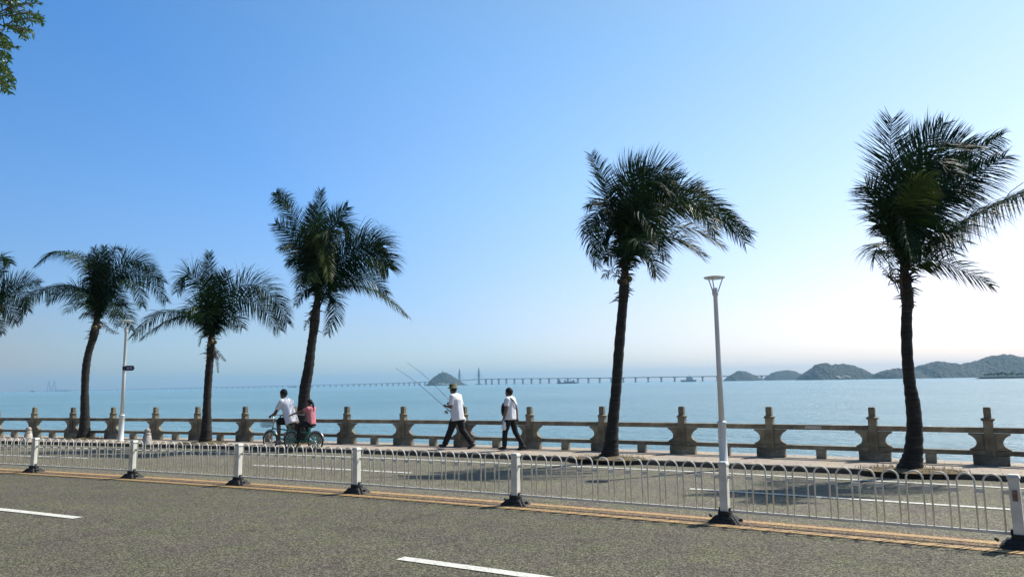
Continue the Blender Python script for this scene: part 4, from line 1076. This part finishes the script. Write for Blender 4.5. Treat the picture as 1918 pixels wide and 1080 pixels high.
# trees on the breakwater
rnd = random.Random(3)
TREEM = M['islandg']; proto = None
for k in range(24):
    px = 1846+k*5.2+rnd.uniform(-2,2); 
    if px > 1985: break
    p = deep(px, hor(px), 900); p.z = SEA+2.2
    if proto is None:
        t_ = thing('shore_tree', '', 'tree', p, 0, 'small trees on the dark breakwater'); mb = MB(); mb.tube([(0,0,-1),(0,0,1.8)], [.16,.1], 6).build('trunk', M['bark'], t_)
        cr = MB()
        for q in range(170):
            a = V((rnd.gauss(0,1),rnd.gauss(0,1),rnd.gauss(0,.7))); a = a.normalized()*rnd.uniform(.5,1.6)*V((1,1,1)).length/1.73; c_ = V((a.x,a.y,2.9+a.z*.8)); s1 = V((rnd.gauss(0,1),rnd.gauss(0,1),rnd.gauss(0,1))).normalized()*.45; s2 = s1.cross(V((rnd.gauss(0,1),rnd.gauss(0,1),1))).normalized()*.45
            cr.add([c_-s1, c_+s2, c_+s1, c_-s2], [(0,1,2,3)])
        cr.build('crown', M['leaf'], t_); proto = t_; c = t_
    else: c = copy_tree(proto); c.location = p
    s_ = rnd.uniform(.8,1.45); c.scale = (s_,s_,s_); c.rotation_euler[2] = rnd.uniform(0,6)
    c['label'] = 'small dark tree in the row on the breakwater at the right'
# shore boulders
def boulders(px0, px1, n, Z, label, hmax, seed):
    rnd = random.Random(seed)
    for k in range(n):
        px = px0+(px1-px0)*(k+.5)/n+rnd.uniform(-1,1); p = deep(px, hor(px), Z+rnd.uniform(-6,4)); p.z = SEA
        r_ = hmax*rnd.uniform(.45,1)
        mb = MB(); mb.ell((0,0,r_*.35), (r_,r_*.8,r_*.85), 12, 8, Matrix.Rotation(rnd.uniform(-.5,.5),3,'Y'))
        mb.v = [tuple(V(q)*(1+.25*noise.noise(V(q)*(.9/r_)+V((k,seed,0))))) for q in mb.v]; mb.sm = [False]*len(mb.sm)
        o = mb.build('boulder', M['rock']); o.location = p; tag(o, label, 'rock', 'pale boulders on the island shores')
boulders(1555, 1610, 9, 1925, 'pale boulder in the row at the foot of the bushy wooded island', 9, 1)
boulders(815, 842, 7, 2735, 'pale boulder in the cluster at the foot of the steep little islet', 9, 2)
# mast on the islet
mp_ = deep(829, hor(829), 2800); ms = thing('radio_mast', 'thin mast on top of the steep little islet', 'mast', (mp_.x, mp_.y, SEA+46))
mb = MB(); mb.tube([(0,0,0),(0,0,14)], [.9,.4], 6).build('pole', M['pylon'], ms)
MB().box((0,0,2), (5,5,4)).build('hut', M['concrete'], ms)

# ---------------------------------------------------------------- sea bridge
bridge = thing('sea_bridge', 'long pale sea bridge on many piers with two needle pylons beside the islet', 'bridge', deep(898, hor(898), 4100)*1.0)
bridge.location.z = SEA
ctrl = [(20,9300,8),(100,8800,8.5),(250,7900,10.5),(560,6000,16.5),(700,5300,19.5),(800,4750,23.5),(870,4300,29),(920,4000,31),(1000,3750,28),(1100,3500,24.5),(1250,3250,22.5),(1365,3100,21),(1440,3000,20),(1530,2920,19)]
pts = []
for px, Z, h in ctrl:
    p = deep(px, hor(px), Z); p.z = SEA+h; pts.append(p)
dk = catmull(pts, 260)
mb = MB(); vs = []
for i, p in enumerate(dk):
    d = (dk[min(i+1,260)]-dk[max(i-1,0)]); d.z = 0; d.normalize(); s = V((-d.y,d.x,0))*10
    th = 3.4
    vs += [p-s+V((0,0,0)), p+s, p+s*.5-V((0,0,th)), p-s*.5-V((0,0,th))]
fs = []
for i in range(260):
    for k in range(4): fs.append((4*i+k, 4*i+(k+1)%4, 4*i+4+(k+1)%4, 4*i+4+k))
mb.add(vs, fs); mb.build('deck', M['concrete'], bridge, world=True)
cum = [0]
for i in range(260): cum.append(cum[-1]+(dk[i+1]-dk[i]).length)
def along(s):
    for i in range(260):
        if cum[i+1] >= s:
            u = (s-cum[i])/(cum[i+1]-cum[i]); return dk[i].lerp(dk[i+1], u), (dk[i+1]-dk[i]).normalized()
    return dk[-1], (dk[-1]-dk[-2]).normalized()
def s_of_px(px):
    best = None
    for i, p in enumerate(dk):
        q = W/2+FPX*(p-CAM).dot(rr)/(p-CAM).dot(fw)
        if best is None or abs(q-px) < best[0]: best = (abs(q-px), cum[i])
    return best[1]
pyl = [s_of_px(862), s_of_px(897)]
s = cum[-1]-20; npier = 0
while s > 0 and npier < 99:
    if not any(abs(s-q) < 45 for q in pyl) and not (pyl[0] < s < pyl[1]):
        p, d = along(s); sd = V((-d.y,d.x,0)).normalized(); b_ = V((p.x,p.y,SEA-1)); tz = p-V((0,0,3.2)); mb = MB()
        a = atan2(d.y, d.x); hh_ = tz.z-b_.z
        mb.box((b_.x,b_.y,b_.z+1.6), (9,13,3.2), a); mb.box((b_.x,b_.y,b_.z+hh_*.45+1), (4.2,8,hh_*.9-2), a)
        mb.add([V((b_.x,b_.y,0))+d*dx+sd*dy+V((0,0,z)) for z, dx0, dy0 in ((tz.z-4,2.1,4),(tz.z,5,8)) for dx, dy in ((-dx0,-dy0),(dx0,-dy0),(dx0,dy0),(-dx0,dy0))], [(3,2,1,0),(4,5,6,7),(0,1,5,4),(1,2,6,5),(2,3,7,6),(3,0,4,7)])
        mb.build('pier', M['concrete'], bridge, world=True); npier += 1
    p, d = along(s); s -= 62+max(0, (depth(p)-4200)*.012)
for k, (px, hpx) in enumerate(((862,31.5),(897.5,33))):
    p, d = along(s_of_px(px)); Z = depth(p); hm_ = hpx*Z/FPX; b_ = V((p.x,p.y,SEA-1)); sd = V((-d.y,d.x,0)).normalized()
    mb = MB()
    mb.tube([b_, b_+V((0,0,hm_*.3)), b_+V((0,0,hm_*.55)), b_+V((0,0,hm_*.8)), b_+V((0,0,hm_*.93)), b_+V((0,0,hm_))], [6.2,5.4,6.6,4.2,2.2,.5], 8)
    mb.box((b_.x,b_.y,b_.z+2.5), (30,30,5), atan2(d.y,d.x)); py_ = mb.build('pylon', M['pylon'], bridge, world=True)
    cb = MB()
    for j in range(1,7):
        for sg_ in (-1,1):
            e, _ = along(s_of_px(px)+sg_*j*14); cb.tube([b_+V((0,0,hm_*(.45+.06*j))), e], .28, 4)
    cb.build('stay_cables', M['pylon'], py_, world=True)
# far second crossing pylons
for k, px in enumerate((91, 101)):
    p = deep(px, hor(px), 9000); b_ = V((p.x,p.y,SEA)); mb = MB()
    for sg_ in (-1,1): mb.tube([b_+r0*sg_*22, b_+r0*sg_*12+V((0,0,70)), b_+r0*sg_*2+V((0,0,130))], [6,5,3], 6)
    mb.build('pylon', M['pylon'], bridge, world=True)

# ---------------------------------------------------------------- ships
def ship(name, label, cat, px, Z, length, hull_h, beam, blocks, hullc, white=(.7,.7,.72), heading=0.):
    p = deep(px, hor(px), Z); b = thing(name, label, cat, (p.x,p.y,SEA), YAW+heading)
    l = length/2; w = beam/2; mb = MB()
    vs = []
    for z, q in ((-1,.86),(hull_h,1.0)):
        vs += [(-l*q,-w*.7,z),(-l*.8,-w*q,z),(l*.7*q,-w*q,z),(l*q,0,z),(l*.7*q,w*q,z),(-l*.8,w*q,z),(-l*q,w*.7,z)]
    mb.add(vs, [tuple(range(7))[::-1], tuple(range(7,14))]+[(i,(i+1)%7,(i+1)%7+7,i+7) for i in range(7)])
    mb.build('hull', mat(name+'_hull', hullc, tuple(c*1.3 for c in hullc), .3, .6), b)
    for nm, cx, cz, sx, sy, sz, cc in blocks:
        q = MB(); q.box((cx*l, 0, hull_h+cz), (sx, sy, sz), top=.94); q.build(nm, mat(nm, cc, rough=.6), b)
    return b
WH = (.62,.63,.64); GR = (.16,.16,.17); RD = (.18,.12,.09)
ship('motor_boat', 'small boat with a white wheelhouse at the far left of the horizon', 'boat', 62, 4200, 26, 4, 7, [('wheelhouse',.2,3.5,8,5,7,WH),('cargo',-.5,1,8,4,2,GR)], (.10,.11,.13))
ship('cargo_ship', 'long low dark cargo ship on the horizon left of the first palm trunk', 'ship', 118, 6500, 138, 7, 20, [('bridge_house',-.86,7,12,14,14,GR),('hatch_cover',.1,1.5,80,14,3,GR),('mast',.8,5,1.5,1.5,10,GR)], (.07,.08,.10))
ship('barge', 'tiny flat barge far out just right of the front rider head', 'boat', 549, 4600, 52, 3.5, 12, [('deck_house',.6,2.5,9,7,5,GR),('cargo',-.2,1,28,8,2,RD)], (.10,.11,.12))
ship('dredger', 'dark grey dredger with deck gear, left of the tall leaning palm', 'boat', 1062, 2600, 72, 5, 16, [('deck_house',-.75,4,10,9,8,GR),('crane',-.2,4,5,4,8,GR),('cargo',.2,1.5,26,10,3,RD),('bow_house',.62,3.5,7,7,7,GR),('mast',.35,6,1.2,1.2,12,GR),('stern_mast',-.9,7,1,1,14,GR)], (.06,.065,.07))
ship('work_boat', 'grey work boat with a stepped cabin, left of the tall lamp post', 'boat', 1290, 2400, 52, 6, 14, [('cabin',.1,3.5,20,9,7,(.25,.26,.28)),('upper_cabin',.15,9,10,7,5,(.3,.31,.33)),('mast',.15,14,1,1,8,GR)], (.11,.12,.14))
